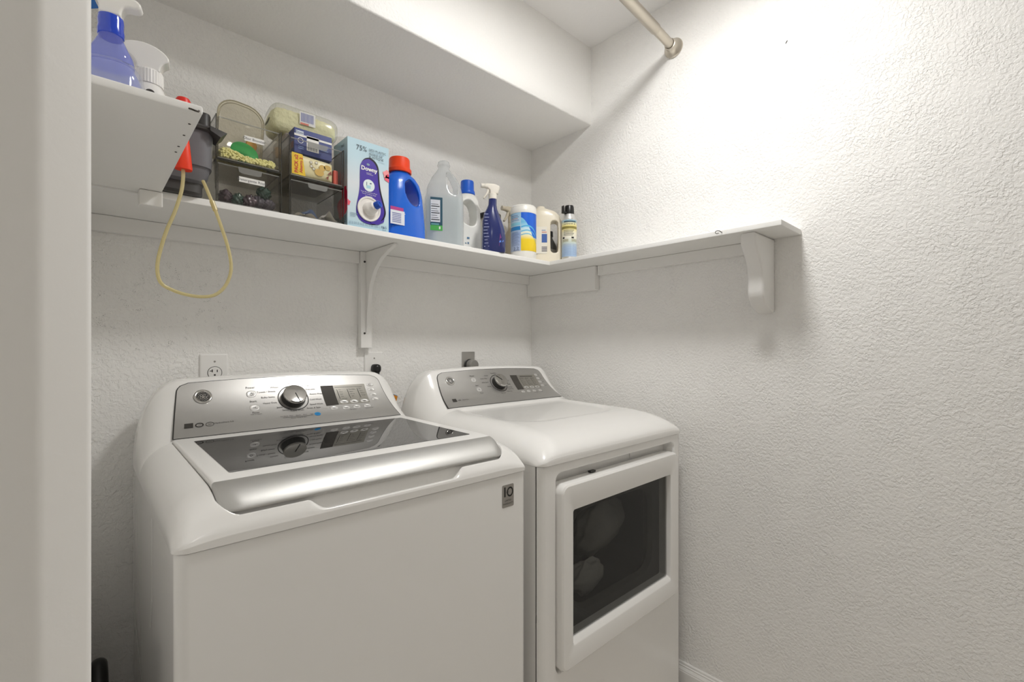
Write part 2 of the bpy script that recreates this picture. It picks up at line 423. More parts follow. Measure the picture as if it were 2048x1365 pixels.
def xsamples(hw, extra=()):
    s = set()
    k = 0
    while k <= hw: s.add(round(k, 5)); k += .012
    k = hw - .10
    while k < hw - .012: s.add(round(k, 5)); k += .003
    for t in (0, .0003, .0008, .0016, .003, .0045, .006, .008, .010, .012): s.add(round(hw - t, 5))
    for a, b, st in extra:
        k = a
        while k <= b: s.add(round(k, 5)); k += st
    s = sorted(s); return [-q for q in reversed(s) if q > 0] + s

class Panel:
    """concave console face between (y,z) points; a in [-1,1] across, b in [0,1] up"""
    def __init__(s, prof, wb, wt, cx, arch=.008):
        s.p = chaikin(prof, 2); s.L = polyfn(s.p); s.wb = wb; s.wt = wt; s.cx = cx; s.arch = arch; s.T = s.L[-1]
    def yz(s, b):
        d = b * s.T; L = s.L
        i = 0
        while i < len(L) - 2 and L[i + 1] < d: i += 1
        t = (d - L[i]) / (L[i + 1] - L[i]); a, c = s.p[i], s.p[i + 1]
        return a[0] + (c[0] - a[0]) * t, a[1] + (c[1] - a[1]) * t
    def P(s, a, b, off=0):
        y, z = s.yz(b); y2, z2 = s.yz(b + .02); y1, z1 = s.yz(b - .02)
        d = Vector((0, y2 - y1, z2 - z1)).normalized(); n = Vector((0, -d.z, d.y))
        q = Vector((s.cx + a * (s.wb + (s.wt - s.wb) * b), y, z + s.arch * (1 - a * a) * b)) + n * off
        return q[:]
    def m(s, a0, b0, off=0):
        """metric local placement around (a0,b0)"""
        w = s.wb + (s.wt - s.wb) * b0
        return lambda u, v: s.P(a0 + u / w, b0 + v / s.T, off)
    def frame(s, a0, b0):
        p = Vector(s.P(a0, b0)); u = (Vector(s.P(a0 + .01, b0)) - p).normalized(); v = (Vector(s.P(a0, b0 + .01)) - p).normalized()
        return p, u, v, u.cross(v).normalized()

def disc(mb, fn, rx, ry=None, mi=None, n=28, r0=0.0):
    ry = ry or rx
    if r0: mb.grid(lambda i, j: fn((rx if j else rx - r0) * math.cos(2 * PI * i / n), (ry if j else ry - r0) * math.sin(2 * PI * i / n)), n, 2, mi, wrap=True)
    else:
        vs = [fn(rx * math.cos(2 * PI * k / n), ry * math.sin(2 * PI * k / n)) for k in range(n)]; mb.add(vs, [tuple(range(n))], mi)
def quad(mb, P, cs, off, mi=None, n=6):
    def fn(i, j):
        u, v = i / n, j / n
        a = (cs[0][0] * (1 - u) + cs[1][0] * u) * (1 - v) + (cs[3][0] * (1 - u) + cs[2][0] * u) * v
        b = (cs[0][1] * (1 - u) + cs[1][1] * u) * (1 - v) + (cs[3][1] * (1 - u) + cs[2][1] * u) * v
        return P(a, b, off)
    mb.grid(fn, n + 1, n + 1, mi)

def panel_sheet(pan, off, grow=0.0):
    """console face outline with rounded top corners, as a curved sheet"""
    mb = MB(); nb, na = 26, 30; r = .055
    def fn(i, j):
        b = -grow * .3 + (1 + grow * 1.3) * j / nb
        bb = b * pan.T; top = pan.T * (1 + grow); rr = .022 + grow * .1
        cut = 0
        if bb > top - rr: cut = rr - math.sqrt(max(0, rr * rr - (bb - top + rr) ** 2))
        w = pan.wb + (pan.wt - pan.wb) * b
        amax = 1 + grow * .75 - cut / w
        return pan.P(amax * (-1 + 2 * i / na), b, off)
    mb.grid(fn, na + 1, nb + 1)
    return mb

def monogram(t, pan, a, b, r, par):
    p, u, v, n = pan.frame(a, b); p = p + n * .0022
    ring = MB().lathe([(r * .70, .0012), (r * .74, .003), (r * .9, .0036), (r, .0026), (r * 1.02, .0005)], p[:], 36, axis=n[:]).build('emblem_ring', M_chrome, par, ang=60)
    mb = MB(); fn0 = lambda x, y, o: (p + u * x + v * y + n * o)[:]
    disc(mb, lambda x, y: fn0(x, y, .0016), r * .74, mi=0)
    def pl(pts, w):
        for k in range(len(pts) - 1):
            x0, y0 = pts[k]; x1, y1 = pts[k + 1]; d = math.hypot(x1 - x0, y1 - y0) or 1; nx, ny = -(y1 - y0) / d * w / 2, (x1 - x0) / d * w / 2
            mb.add([fn0(r * (x0 + nx), r * (y0 + ny), .0021 + k * 1e-6), fn0(r * (x0 - nx), r * (y0 - ny), .0021), fn0(r * (x1 - nx), r * (y1 - ny), .0021), fn0(r * (x1 + nx), r * (y1 + ny), .0021 + k * 1e-6)], [(0, 1, 2, 3)], 1)
    cv = lambda cx, cy, rx, ry, a0, a1, m=10: [(cx + rx * math.cos(math.radians(a0 + (a1 - a0) * k / m)), cy + ry * math.sin(math.radians(a0 + (a1 - a0) * k / m))) for k in range(m + 1)]
    pl(cv(-.20, .16, .15, .15, -30, 300), .07); pl(cv(-.20, -.20, .13, .16, 60, 400), .07); pl([(-.07, .15), (-.04, -.05), (-.08, -.25)], .07)
    pl(cv(.17, .20, .12, .11, -60, 200), .07); pl(cv(.20, -.14, .19, .19, 110, 400), .07); pl(cv(.20, -.14, .09, .09, 0, 250), .05); pl([(-.04, .02), (.14, .07), (.22, .09)], .06)
    for q in range(4): pl(cv(0, 0, .60, .60, 90 * q + 10, 90 * q + 62), .05); pl(cv(.6 * math.cos(math.radians(90 * q)), .6 * math.sin(math.radians(90 * q)), .12, .12, 90 * q + 90, 90 * q + 270, 6), .05)
    mb.build('emblem_letters', [M_print2, M_chrome], ring, smooth=False, fix=False)

def knob(pan, a, b, r, h, par, ang):
    p, u, v, n = pan.frame(a, b)
    k = MB().lathe([(0, .001), (r * .98, .001), (r * 1.0, .003), (r * .97, .006), (r * .93, h * .72), (0, h * .74)], p[:], 40, axis=n[:]).build('dial_knob', M_dark, par, ang=50)
    MB().lathe([(r * .93, h * .70), (r * .96, h * .76), (r * .95, h * .90), (r * .88, h * .99), (r * .84, h), (0, h * 1.002)], p[:], 40, axis=n[:]).build('knob_cap', M_chrome, k, ang=30)
    d = u * math.cos(ang) + v * math.sin(ang); e = n.cross(d); mb = MB()
    A = p + n * (h + .0008)
    vs = []
    for q, hh in ((-.05, 0), (.86, 0), (.95, -.004), (.955, -.012)):
        for s in (-1, 1): vs.append((A + d * r * q + e * s * r * .035 + n * hh)[:])
    mb.add(vs, [(0, 2, 3, 1), (2, 4, 5, 3), (4, 6, 7, 5)]); mb.build('pointer_line', M_black, k, smooth=False)
    mb = MB(); disc(mb, pan.m(a, b, .0028), r * 1.27, mi=0, r0=r * .075, n=48); mb.build('dial_ring', M_print2, par, fix=False)

def button(pan, a, b, rx, ry, par, m=None):
    m = mat('button_silver', (.62, .61, .595), .4, metal=.45)
    mb = MB(); n = 20; P = lambda x, y, o: pan.m(a, b, o)(x, y)
    rs = []
    for q, o in ((1, .0018), (.97, .0026), (.86, .0032), (.6, .0026), (.25, .0023)):
        rs.append([P(rx * q * math.copysign(abs(math.cos(t)) ** .8, math.cos(t)), ry * q * math.copysign(abs(math.sin(t)) ** .8, math.sin(t)), o) for t in [2 * PI * k / n for k in range(n)]])
    mb.rings(rs, cap0=False); return mb.build('button', m or M_console, par, ang=60)

def shell_sides(cx, hw, yf, yb, z0, z1, r=.018, n=6):
    """rounded-corner cabinet outline (open at the front is not needed)"""
    return rrect(cx - hw, cx + hw, yf, yb, r, n)

# ------------------------------------------------------------------ washer
WCX, WHW, WZ = .435, .343, .890
washer = thing('washing_machine', 'white top-load washer with dark glass lid and silver console, left machine', 'washer', (WCX, 1.13, 0), world=True)
wp_panel = [(1.286, .971), (1.33, .999), (1.37, 1.039), (1.402, 1.087)]
WP = Panel(wp_panel, .283, .261, WCX)
front = [(.787, .890), (.7865, .903), (.789, .913), (.797, .925), (.806, .938), (.818, .949), (.838, .958), (.865, .964), (.90, .9655), (1.262, .9705)]
front = [front[0]] + chaikin(front[1:], 2)
back = chaikin([(1.402, 1.087), (1.407, 1.0955), (1.418, 1.0985), (1.440, 1.0985), (1.468, 1.094), (1.482, 1.072), (1.486, .98)], 1) + [(1.486, .890)]
prof = resample([q for q in front if q[0] < .84], .0016) + resample([q for q in front if q[0] >= .84], .006) + resample([(1.262, .9705), (1.286, .971)], .004) + resample(chaikin(wp_panel, 2)[1:], .006) + resample(back[1:], .006)
LIDX0, LIDX1, LIDY0, LIDY1 = .150, .720, .7985, 1.2835
def sd_rr(x, y, x0, x1, y0, y1, r):
    cx, cy = (x0 + x1) / 2, (y0 + y1) / 2; qx = abs(x - cx) - (x1 - x0) / 2 + r; qy = abs(y - cy) - (y1 - y0) / 2 + r
    return math.hypot(max(qx, 0), max(qy, 0)) + min(max(qx, qy), 0) - r
def corner_back(ax, hw, r=.022):
    t = ax - (hw - r)
    return 0 if t <= 0 else r - math.sqrt(max(0, r * r - min(t, r) ** 2))
def wcover(x, y, z):
    ax = abs(x)
    zz = z
    t = max(0, (y - 1.286) / .116)
    if y > 1.286: zz = z + .008 * max(0, 1 - (x / .272) ** 2) * min(1, t)
    d = sd_rr(WCX + x, y, LIDX0 - .0025, LIDX1 + .0025, LIDY0 - .001, LIDY1 + .002, .034 if y < 1.0 else .012)
    if y < 1.2865: zz -= .014 * smooth01(-d / .006) * (1 if y > .80 else smooth01((y - .790) / .01))
    # finger scoop under the lid handle
    s = smooth01((.160 - ax) / .034)
    if s > 0 and y < .88:
        if y <= .7885: tgt = min(z, .9075)
        elif y < .80: tgt = .908 - .0022 * smooth01((y - .793) / .006) - .009 * smooth01((y - .7955) / .006)
        else: tgt = .8965 + .034 * smooth01((y - .8025) / .009)
        tgt = min(tgt, zz)
        zz = zz + (tgt - zz) * s
    h = hside(x, WHW)
    zz = WZ + (zz - WZ) * h
    yy = y + corner_back(ax, WHW) * max(0, 1 - (y - .787) / .12) - corner_back(ax, WHW) * smooth01((y - 1.42) / .06)
    return (WCX + x, yy, zz)
xs = xsamples(WHW, ((.128, .165, .003), (.243, .300, .0014)))
mb = MB(); mb.grid(lambda i, j: wcover(xs[i], *prof[j]), len(xs), len(prof))
# underside rim
mb.build('top_cover', M_enamel, washer, ang=50)
# cabinet
def cabinet(cx, hw, yf, yb, z0, z1, m, par, name='cabinet'):
    o = rrect(cx - hw, cx + hw, yf, yb, .018)
    mb = MB(); mb.rings([[(x, y, z) for x, y in o] for z in (z0, z1)]); return mb.build(name, m, par, ang=40)
wc = cabinet(WCX, WHW - .003, .790, 1.484, .022, WZ - .0015, M_enamel, washer)
cabinet(WCX, WHW - .0065, .7945, 1.480, WZ - .004, WZ + .004, M_dark, washer, 'seam_gasket')
for sx in (-1, 1):
    for y in (.84, 1.44): MB().lathe([(0, 0), (.022, 0), (.022, .008), (.010, .010), (.010, .024)], (WCX + sx * .30, y, .0), 20).build('foot', M_black, washer)
# pressed panel outlines on the left side
def emboss(pts, nm='side_crease'):
    X = WCX - WHW + .0028
    mb = MB(); w = .0075
    for k in range(len(pts) - 1):
        a = Vector((0,) + pts[k]); b = Vector((0,) + pts[k + 1]); d = (b - a).normalized(); e = Vector((0, -d.z, d.y))
        n = 8; ring = []
        rs = []
        for q in (0, 1):
            c = a if q == 0 else b
            rs.append([(X - .0007 * math.sin(PI * i / n), (c + e * w * (i / n - .5) * 2)[1], (c + e * w * (i / n - .5) * 2)[2]) for i in range(n + 1)])
        mb.rings(rs)
    return mb.build(nm, M_enamel, wc, ang=70)
emboss([(1.468, .86), (1.468, .56), (1.44, .535), (1.12, .40), (.90, .31)])
emboss([(1.072, .865), (1.072, .72), (1.10, .66)])
# lid
lid = MB(); lp = [(LIDY1, .9635), (LIDY1, .9695), (LIDY1 - .002, .9718), (LIDY1 - .010, .9725), (1.228, .9722), (.895, .9695), (.872, .9688), (.8575, .9672)]
strip = chaikin([(.8575, .9672), (.842, .9645), (.824, .9570), (.809, .9465), (.8005, .937), (.7985, .9325), (.8015, .9295), (.811, .931)], 2)
allp = resample(lp, .012) + resample(strip, .003)[1:]
hwl = (LIDX1 - LIDX0) / 2
def lidpt(x, y, z, ax):
    # rounded plan corners at the front, rolled long edges
    r = .032; yy = y
    t = ax - (hwl - r)
    if t > 0: yy = y + (r - math.sqrt(max(0, r * r - min(t, r) ** 2))) * max(0, 1 - (y - LIDY0) / .06)
    ed = hwl - ax; dz = 0
    if ed < .005: dz = .005 - math.sqrt(max(0, .005 ** 2 - (.005 - ed) ** 2))
    return (WCX + x, yy, z - dz)
lx = sorted({round(q, 5) for q in [hwl - t for t in (0, .0002, .0008, .002, .0035, .005, .010, .015, .02, .026, .032)] + [k * .02 for k in range(13)]})
lx = [-q for q in reversed(lx) if q > 0] + lx
nl = len(resample(lp, .012))
def lidsheet(prof_, nm, m, par):
    mb = MB(); np_ = len(prof_)
    mb.grid(lambda i, j: lidpt(lx[i], prof_[j][0], prof_[j][1], abs(lx[i])), len(lx), np_)
    for i in (0, len(lx) - 1):   # side skirts
        mb.grid(lambda a, j: tuple(Vector(lidpt(lx[i], prof_[j][0], prof_[j][1], abs(lx[i]))) - Vector((0, 0, .006 * a))), 2, np_)
    return mb.build(nm, m, par, ang=50)
lidf = lidsheet(resample(lp, .012), 'lid', M_plasticw, washer)
lidsheet(resample(strip, .003), 'handle_strip', M_strip, lidf)
# dark glass, slightly proud with a fine edge
gl = rrect(.182, .6875, .895, 1.228, .004, 3)
def lidz(y): return .9695 + (.9722 - .9695) * (y - .895) / (1.228 - .895)
MB().rings([[(x, y, lidz(y) - .001) for x, y in gl], [(x, y, lidz(y) + .0007) for x, y in gl]]).build('lid_glass', M_glassblk, lidf, ang=30)
# console face
MBo = panel_sheet(WP, .0008, .012); MBo.build('console_gasket', M_dark, washer, ang=60)
con = panel_sheet(WP, .0020).build('console_panel', M_console, washer, ang=60)
monogram('', WP, -.796, .745, .0195, con)
knob(WP, -.014, .585, .0315, .027, con, math.radians(-78))
for (a, b) in ((-.393, .722), (-.38, .467)): button(WP, a, b, .0120, .0100, con, M_plasticw)
d = MB(); quad(d, WP.P, [(.284, .379), (.418, .389), (.428, .796), (.289, .795)], .0024); d.build('display_window', mat('display_dark', '45423e', .12), con, fix=False)
d = MB(); quad(d, WP.P, [(.420, .389), (.768, .392), (.801, .815), (.430, .796)], .0023); d.build('option_panel', mat('option_grey', '9a978f', .3, metal=.4), con, fix=False)
for (a, b) in ((.486, .445), (.597, .441), (.716, .442)): button(WP, a, b, .0130, .0062, con)
for (a, b) in ((.868, .795), (.862, .688), (.858, .577), (.852, .468)): button(WP, a, b, .0115, .0058, con, M_plasticw)
for (a, b) in ((.352, .325), (.478, .312), (.595, .318), (.715, .318)): button(WP, a, b, .0120, .0060, con, M_plasticw)
d = MB(); disc(d, WP.m(.165, .221, .0026), .0085, .0065); d.build('blue_badge', mat('badge_blue', '1f86c4', .4), con, fix=False)
def bar(mb, pan, a, b, w, h, off=.0027, mi=0):
    m_ = pan.m(a, b, off); mb.add([m_(-w / 2, -h / 2), m_(w / 2, -h / 2), m_(w / 2, h / 2), m_(-w / 2, h / 2)], [(0, 1, 2, 3)], mi)
L_ = MB()
def T(pan, a, b, s, size, mi=0, align='CENTER'): put_text(L_, s, size, pan.m(a, b, .0027), mi, align=align)
for a, b, s, al in ((-.03, .872, 'Colors', 'CENTER'), (-.135, .812, 'Whites', 'RIGHT'), (-.17, .741, 'Towels / Sheets', 'RIGHT'), (-.185, .640, 'Bulky Items', 'RIGHT'), (-.175, .530, 'Heavy Duty', 'RIGHT'),
                    (-.135, .430, 'Jeans', 'RIGHT'), (-.105, .365, 'Sanitize', 'CENTER'), (-.010, .338, 'Rapid Wash', 'CENTER'), (.085, .815, 'Normal', 'LEFT'), (.125, .740, 'Delicates', 'LEFT'),
                    (.155, .645, 'Active Wear', 'LEFT'), (.140, .535, 'Cold Wash', 'LEFT'), (.125, .437, 'Speed Wash', 'LEFT'), (.085, .362, 'Drain & Spin', 'LEFT')):
    T(WP, a, b, s, .0072, align=al)
T(WP, -.397, .835, 'Power', .0085); T(WP, -.385, .585, 'Start', .0085); T(WP, -.377, .368, 'Pause', .0072); T(WP, -.377, .335, 'hold to cancel', .0045)
for k, s in enumerate(('Pre Wash', 'Main', 'Bleach', 'Rinse', 'Spin')): T(WP, -.145 + .064 * k, .232, s, .0048)
bar(L_, WP, -.02, .205, .078, .0009); T(WP, -.02, .180, 'Water Temp & Spin', .0050)
for a, b, s in ((.463, .61, ('Hot', 'Warm', 'Cool', 'Cold', 'Tap Cold')), (.580, .61, ('Extra Heavy', 'Heavy', 'Normal', 'Light')), (.699, .62, ('Max', 'More', 'Medium', 'No Spin'))):
    bar(L_, WP, a - .006, b, .0013, .034, mi=1)
    for k, q in enumerate(s): T(WP, a + .012, b + .095 - .048 * k, q, .0042, align='LEFT')
bar(L_, WP, .60, .755, .085, .0011)
for k, s in enumerate(('Temp', 'Soil', 'Spin')): T(WP, (.486, .597, .716)[k], (.445, .441, .442)[k], s, .0056)
for k, s in enumerate(('Deep Fill', 'Soak', 'Rinse', 'Lock')): T(WP, (.868, .862, .858, .852)[k], (.795, .688, .577, .468)[k], s, .0040)
for k, s in enumerate(('Delay', 'Power', 'Sound', 'Start')): T(WP, (.352, .478, .595, .715)[k], (.325, .312, .318, .318)[k], s, .0040)
T(WP, .54, .255, 'My Cycles', .0046); T(WP, .72, .262, 'Control Lock', .0046)
disc(L_, WP.m(-.393, .722, .0030), .0036, r0=.0008, mi=1, n=16); bar(L_, WP, -.393, .735, .0009, .004, .0031, 1)
T(WP, -.38, .467, '>II', .0068, 1)
T(WP, .165, .221, 'new', .004, 0)
bar(L_, WP, -.9, .237, .0175, .0155)
disc(L_, WP.m(-.824, .232, .0027), .0088, .0072, r0=.0026, mi=0); disc(L_, WP.m(-.748, .229, .0027), .0088, .0072, r0=.0012, mi=0)
T(WP, -.824, .232, 'nsf', .0050); T(WP, -.748, .229, 'hm', .0065); T(WP, -.64, .237, 'HydroWave 5.0', .0062)
L_.build('lettering', [M_print, M_print2], con, smooth=False, fix=False)
# warranty sticker on the front
st = MB(); st.rings([[(x, y, z) for x, z in rrect(.697, .732, .8155, .8665, .003, 3)] for y in (.7899, .7893)]); stk = st.build('warranty_sticker', M_label, washer, ang=30)
L2 = MB(); fx = lambda cx, cz, sx=1: (lambda u, v: (cx + u * sx, .7890, cz + v))
o_ = rrect(.698, .731, .8165, .8655, .0025, 3)
put_text(L2, '1', .030, fx(.7045, .8495), bold=.0008); disc(L2, lambda u, v: (.7202 + u, .7890, .8495 + v), .0098, .0112, r0=.0036, n=28)
put_text(L2, 'LIMITED', .0056, fx(.7145, .8305)); put_text(L2, 'WARRANTY', .0056, fx(.7145, .8235)); put_text(L2, 'YEAR', .0040, fx(.7125, .8495))
L2.build('sticker_lettering', M_print2, stk, smooth=False, fix=False)

# ------------------------------------------------------------------ dryer
DCX, DHW, DZ = 1.148, .343, .8905
dryer = thing('clothes_dryer', 'white front-load dryer with square dark window beside the right wall', 'dryer', (DCX, 1.11, 0), world=True)
dp_panel = [(1.252, .980), (1.292, 1.004), (1.33, 1.042), (1.36, 1.087)]
DP = Panel(dp_panel, .275, .25, DCX)
front = [(.772, .8905), (.7715, .906), (.7745, .916), (.785, .927), (.803, .939), (.835, .951), (.88, .960), (.94, .9655), (1.20, .9715), (1.236, .9745)]
front = [front[0]] + chaikin(front[1:], 2)
back = chaikin([(1.36, 1.087), (1.365, 1.0955), (1.376, 1.0985), (1.398, 1.0985), (1.43, 1.092), (1.448, 1.06), (1.456, .98)], 1) + [(1.458, .8905)]
dprof = resample(front, .006) + resample([(1.236, .9745), (1.252, .980)], .004) + resample(chaikin(dp_panel, 2)[1:], .006) + resample(back[1:], .006)
def dcover(x, y, z):
    ax = abs(x); zz = z
    if y > 1.252: zz = z + .008 * max(0, 1 - (x / .262) ** 2) * min(1, (y - 1.252) / .108)
    if y < 1.25:
        # soft sunken work surface with a curved front rim
        d = sd_rr(DCX + x, y, DCX - .255, DCX + .255, .93, 1.6, .13)
        zz -= .0055 * smooth01(-d / .03) * smooth01((1.246 - y) / .02)
    zz = DZ + (zz - DZ) * hside(x, DHW)
    yy = y + corner_back(ax, DHW) * max(0, 1 - (y - .772) / .12)
    return (DCX + x, yy, zz)
xs2 = xsamples(DHW, ((.2, .26, .006),))
mb = MB(); mb.grid(lambda i, j: dcover(xs2[i], *dprof[j]), len(xs2), len(dprof)); mb.build('top_cover', M_enamel, dryer, ang=50)
gk = rrect(DCX - DHW + .0065, DCX + DHW - .0065, .780, 1.453, .020)
MB().rings([[(x, y, z) for x, y in gk] for z in (DZ - .004, DZ + .004)]).build('seam_gasket', M_dark, dryer, ang=40)
# cabinet: side/back shell + front sheet with the door recess pressed into it
REC = (.860, 1.444, .366, .868)
def samples(a, b, step, marks):
    s = set(); k = a
    while k < b: s.add(round(k, 5)); k += step
    s.add(b)
    for m_ in marks:
        for q in (-.016, -.012, -.008, -.005, -.003, -.001, .001, .003, .005, .008): s.add(round(m_ + q, 5))
    return sorted(x for x in s if a <= x <= b)
fxs = samples(DCX - DHW + .0035, DCX + DHW - .0035, .03, (REC[0] + .004, REC[1] - .004, REC[0] + .02, REC[1] - .02))
for q in (.0035, .0045, .006, .008, .011, .014, .018, .021): fxs += [DCX - DHW + q, DCX + DHW - q]
fxs = sorted(set([round(q, 5) for q in fxs] + [round(.93 + k * .008, 5) for k in range(54)])); fzs = samples(.03, DZ - .0015, .0121, (REC[2] + .004, REC[3] - .004, REC[2] + .02, REC[3] - .02))
def dfront(x, z):
    y = .7755 + corner_back(abs(x - DCX), DHW - .003, .020)
    d = sd_rr(x, z, *REC, .022)
    return (x, y + .036 * smooth01(-d / .009), z)
mb = MB(); mb.grid(lambda i, j: dfront(fxs[i], fzs[j]), len(fxs), len(fzs))
OPN = (.942, 1.348, .467, .750)
kf = [k for k, f in enumerate(mb.f) if not all(sd_rr(mb.v[q][0], mb.v[q][2], *OPN, .05) < 0 for q in f)]
mb.f = [mb.f[k] for k in kf]; mb.mi = [0] * len(mb.f)
mb.build('front_sheet', M_enamel, dryer, ang=50)
MB().box((DCX - DHW + .0035, .7955, .03), (DCX - DHW + .006, 1.455, DZ - .0015)).build('side_panel', M_enamel, dryer)
MB().box((DCX + DHW - .006, .7955, .03), (DCX + DHW - .0035, 1.455, DZ - .0015)).build('side_panel', M_enamel, dryer)
MB().box((DCX - DHW + .0035, 1.452, .03), (DCX + DHW - .0035, 1.455, DZ - .0015)).build('back_panel', M_enamel, dryer)
for sx in (-1, 1):
    for y in (.83, 1.41): MB().lathe([(0, 0), (.022, 0), (.022, .008), (.010, .010), (.010, .034)], (DCX + sx * .30, y, .0), 20).build('foot', M_black, dryer)
# door ring
dr = MB()
RO = (.022, .030, .024, .022)
def ring_at(x0, x1, z0, z1, rr, y, n=6): return [(x, y, z) for x, z in rrect(x0, x1, z0, z1, rr, n)]
DX0, DX1, DZ0, DZ1 = .8475, 1.4500, .374, .8385
DX0, DX1 = .8640, 1.4400
wx0, wx1, wz0, wz1 = .9075, 1.3855, .4430, .7695
dr.rings([ring_at(DX0 + .001, DX1 - .001, DZ0 + .001, DZ1 - .001, RO, .800),
          ring_at(DX0, DX1, DZ0, DZ1, RO, .766), ring_at(DX0 + .0015, DX1 - .0015, DZ0 + .0015, DZ1 - .0015, RO, .7605), ring_at(DX0 + .006, DX1 - .006, DZ0 + .006, DZ1 - .006, [q - .004 for q in RO], .7572),
          ring_at(wx0 - .006, wx1 + .006, wz0 - .013, wz1 + .005, .010, .7560), ring_at(wx0 - .002, wx1 + .002, wz0 - .010, wz1 + .002, .007, .7575),
          ring_at(wx0, wx1, wz0, wz1, .006, .7680), ring_at(wx0, wx1, wz0, wz1, .006, .800)], cap0=False, cap1=False, closed=True)
door = dr.build('door', M_enamel, dryer, ang=32)
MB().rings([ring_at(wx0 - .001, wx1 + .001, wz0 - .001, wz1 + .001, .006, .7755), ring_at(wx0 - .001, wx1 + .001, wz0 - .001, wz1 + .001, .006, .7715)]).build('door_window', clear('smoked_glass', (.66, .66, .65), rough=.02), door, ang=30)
# inner door: rounded porthole liner and drum interior behind the smoked glass
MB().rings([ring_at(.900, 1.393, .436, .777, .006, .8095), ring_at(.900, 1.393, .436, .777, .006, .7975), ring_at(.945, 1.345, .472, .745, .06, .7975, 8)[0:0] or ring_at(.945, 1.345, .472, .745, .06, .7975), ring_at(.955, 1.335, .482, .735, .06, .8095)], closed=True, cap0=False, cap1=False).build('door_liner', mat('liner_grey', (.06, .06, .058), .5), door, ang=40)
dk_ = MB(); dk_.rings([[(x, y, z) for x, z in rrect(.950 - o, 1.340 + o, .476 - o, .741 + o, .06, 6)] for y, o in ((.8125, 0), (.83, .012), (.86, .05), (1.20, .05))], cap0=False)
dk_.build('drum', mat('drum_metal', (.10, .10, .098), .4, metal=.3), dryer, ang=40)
def laundry(c, r, m, lab, seed, sink=0.0):
    q = MB(); rn = random.Random(seed); ph = [rn.random() * 6 for _ in range(6)]
    def fn(i, j):
        u, v = 2 * PI * i / 40, PI * j / 26; sx, sy, sz = math.cos(u) * math.sin(v), math.sin(u) * math.sin(v), math.cos(v)
        k = 1 + .08 * math.sin(3 * u + ph[0]) + .06 * math.sin(5 * v + 2 * u + ph[1]) + .035 * math.sin(9 * u + 4 * v + ph[2]) + .03 * math.sin(11 * v - 3 * u + ph[3])
        return (c[0] + r[0] * sx * k, c[1] + r[1] * sy * k + sink * max(0, -sz), c[2] + r[2] * sz * k)
    q.grid(fn, 40, 27, wrap=True); return tag(q.build('laundry', m, ang=80), lab, 'laundry')
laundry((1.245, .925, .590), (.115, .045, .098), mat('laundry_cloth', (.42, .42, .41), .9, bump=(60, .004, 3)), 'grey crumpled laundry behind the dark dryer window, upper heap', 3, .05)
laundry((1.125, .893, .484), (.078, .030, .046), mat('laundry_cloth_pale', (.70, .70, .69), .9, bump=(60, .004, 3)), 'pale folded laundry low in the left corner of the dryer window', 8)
MB().box((1.012, .7850, .8390), (1.034, .7960, .8440), bev=.001).build('door_latch', M_dark, door)
# door sits in the recess: handle pocket above it
MB().box((1.235, .808, .8385), (1.239, .8112, .866)).build('pocket_rib', M_enamel, dryer)
# console face
panel_sheet(DP, .0008, .012).build('console_gasket', M_dark, dryer, ang=60)
dc = panel_sheet(DP, .0020).build('console_panel', M_console, dryer, ang=60)
monogram('', DP, -.811, .773, .0165, dc)
knob(DP, .003, .598, .0290, .027, dc, math.radians(135))
for (a, b) in ((-.412, .740), (-.386, .471)): button(DP, a, b, .0105, .0095, dc, M_plasticw)
d = MB(); quad(d, DP.P, [(.291, .368), (.419, .374), (.432, .805), (.296, .811)], .0024); d.build('display_window', MATS['display_dark'], dc, fix=False)
d = MB(); quad(d, DP.P, [(.421, .374), (.800, .398), (.830, .820), (.434, .805)], .0023); d.build('option_panel', MATS['option_grey'], dc, fix=False)
for (a, b) in ((.49, .43), (.605, .43), (.72, .43)): button(DP, a, b, .0120, .0055, dc)
for (a, b) in ((.858, .808), (.862, .697), (.858, .589), (.853, .465)): button(DP, a, b, .0085, .0055, dc, M_plasticw)
for (a, b) in ((.365, .297), (.475, .30), (.59, .30), (.715, .30)): button(DP, a, b, .0085, .0055, dc, M_plasticw)
L_ = MB()
for a, b, s, al in ((-.02, .880, 'Timed Dry', 'CENTER'), (-.13, .828, 'Cotton', 'RIGHT'), (-.165, .752, 'Active Wear', 'RIGHT'), (-.175, .650, 'Bulky Items', 'RIGHT'), (-.16, .531, 'Sheets', 'RIGHT'),
                    (.165, .660, 'Mixed', 'LEFT'), (.15, .560, 'Towels', 'LEFT'), (.13, .470, 'Delicates', 'LEFT'), (.12, .414, 'Quick Dry', 'LEFT'), (.07, .345, 'Warm Up', 'LEFT'), (-.01, .305, 'Air Fluff', 'CENTER')):
    T(DP, a, b, s, .0062, align=al)
T(DP, -.42, .845, 'Power', .0075); T(DP, -.395, .585, 'Start', .0075); T(DP, -.375, .365, 'Pause', .006)
for a, s in ((.475, ('More Dry', 'Dry', 'Less Dry', 'Damp')), (.590, ('High', 'Medium', 'Low', 'Extra Low')), (.705, ('60 min', '40 min', '20 min', 'Off'))):
    bar(L_, DP, a - .008, .61, .0012, .034, mi=1); bar(L_, DP, a + .03, .715, .018, .0009); bar(L_, DP, a + .03, .50, .018, .0009)
    for k, q in enumerate(s): T(DP, a + .014, .69 - .048 * k, q, .0040, align='LEFT')
bar(L_, DP, .62, .765, .070, .0030)
for k, s in enumerate(('Level', 'Temp', 'Time')): T(DP, (.49, .605, .72)[k], .43, s, .0052)
for k, s in enumerate(('Eco', 'Rack', 'Light', 'Sound')): T(DP, .90, (.808, .697, .589, .465)[k], s, .0050, align='LEFT')
T(DP, .60, .245, 'My Cycles', .0048); T(DP, .72, .25, 'Lock', .0048)
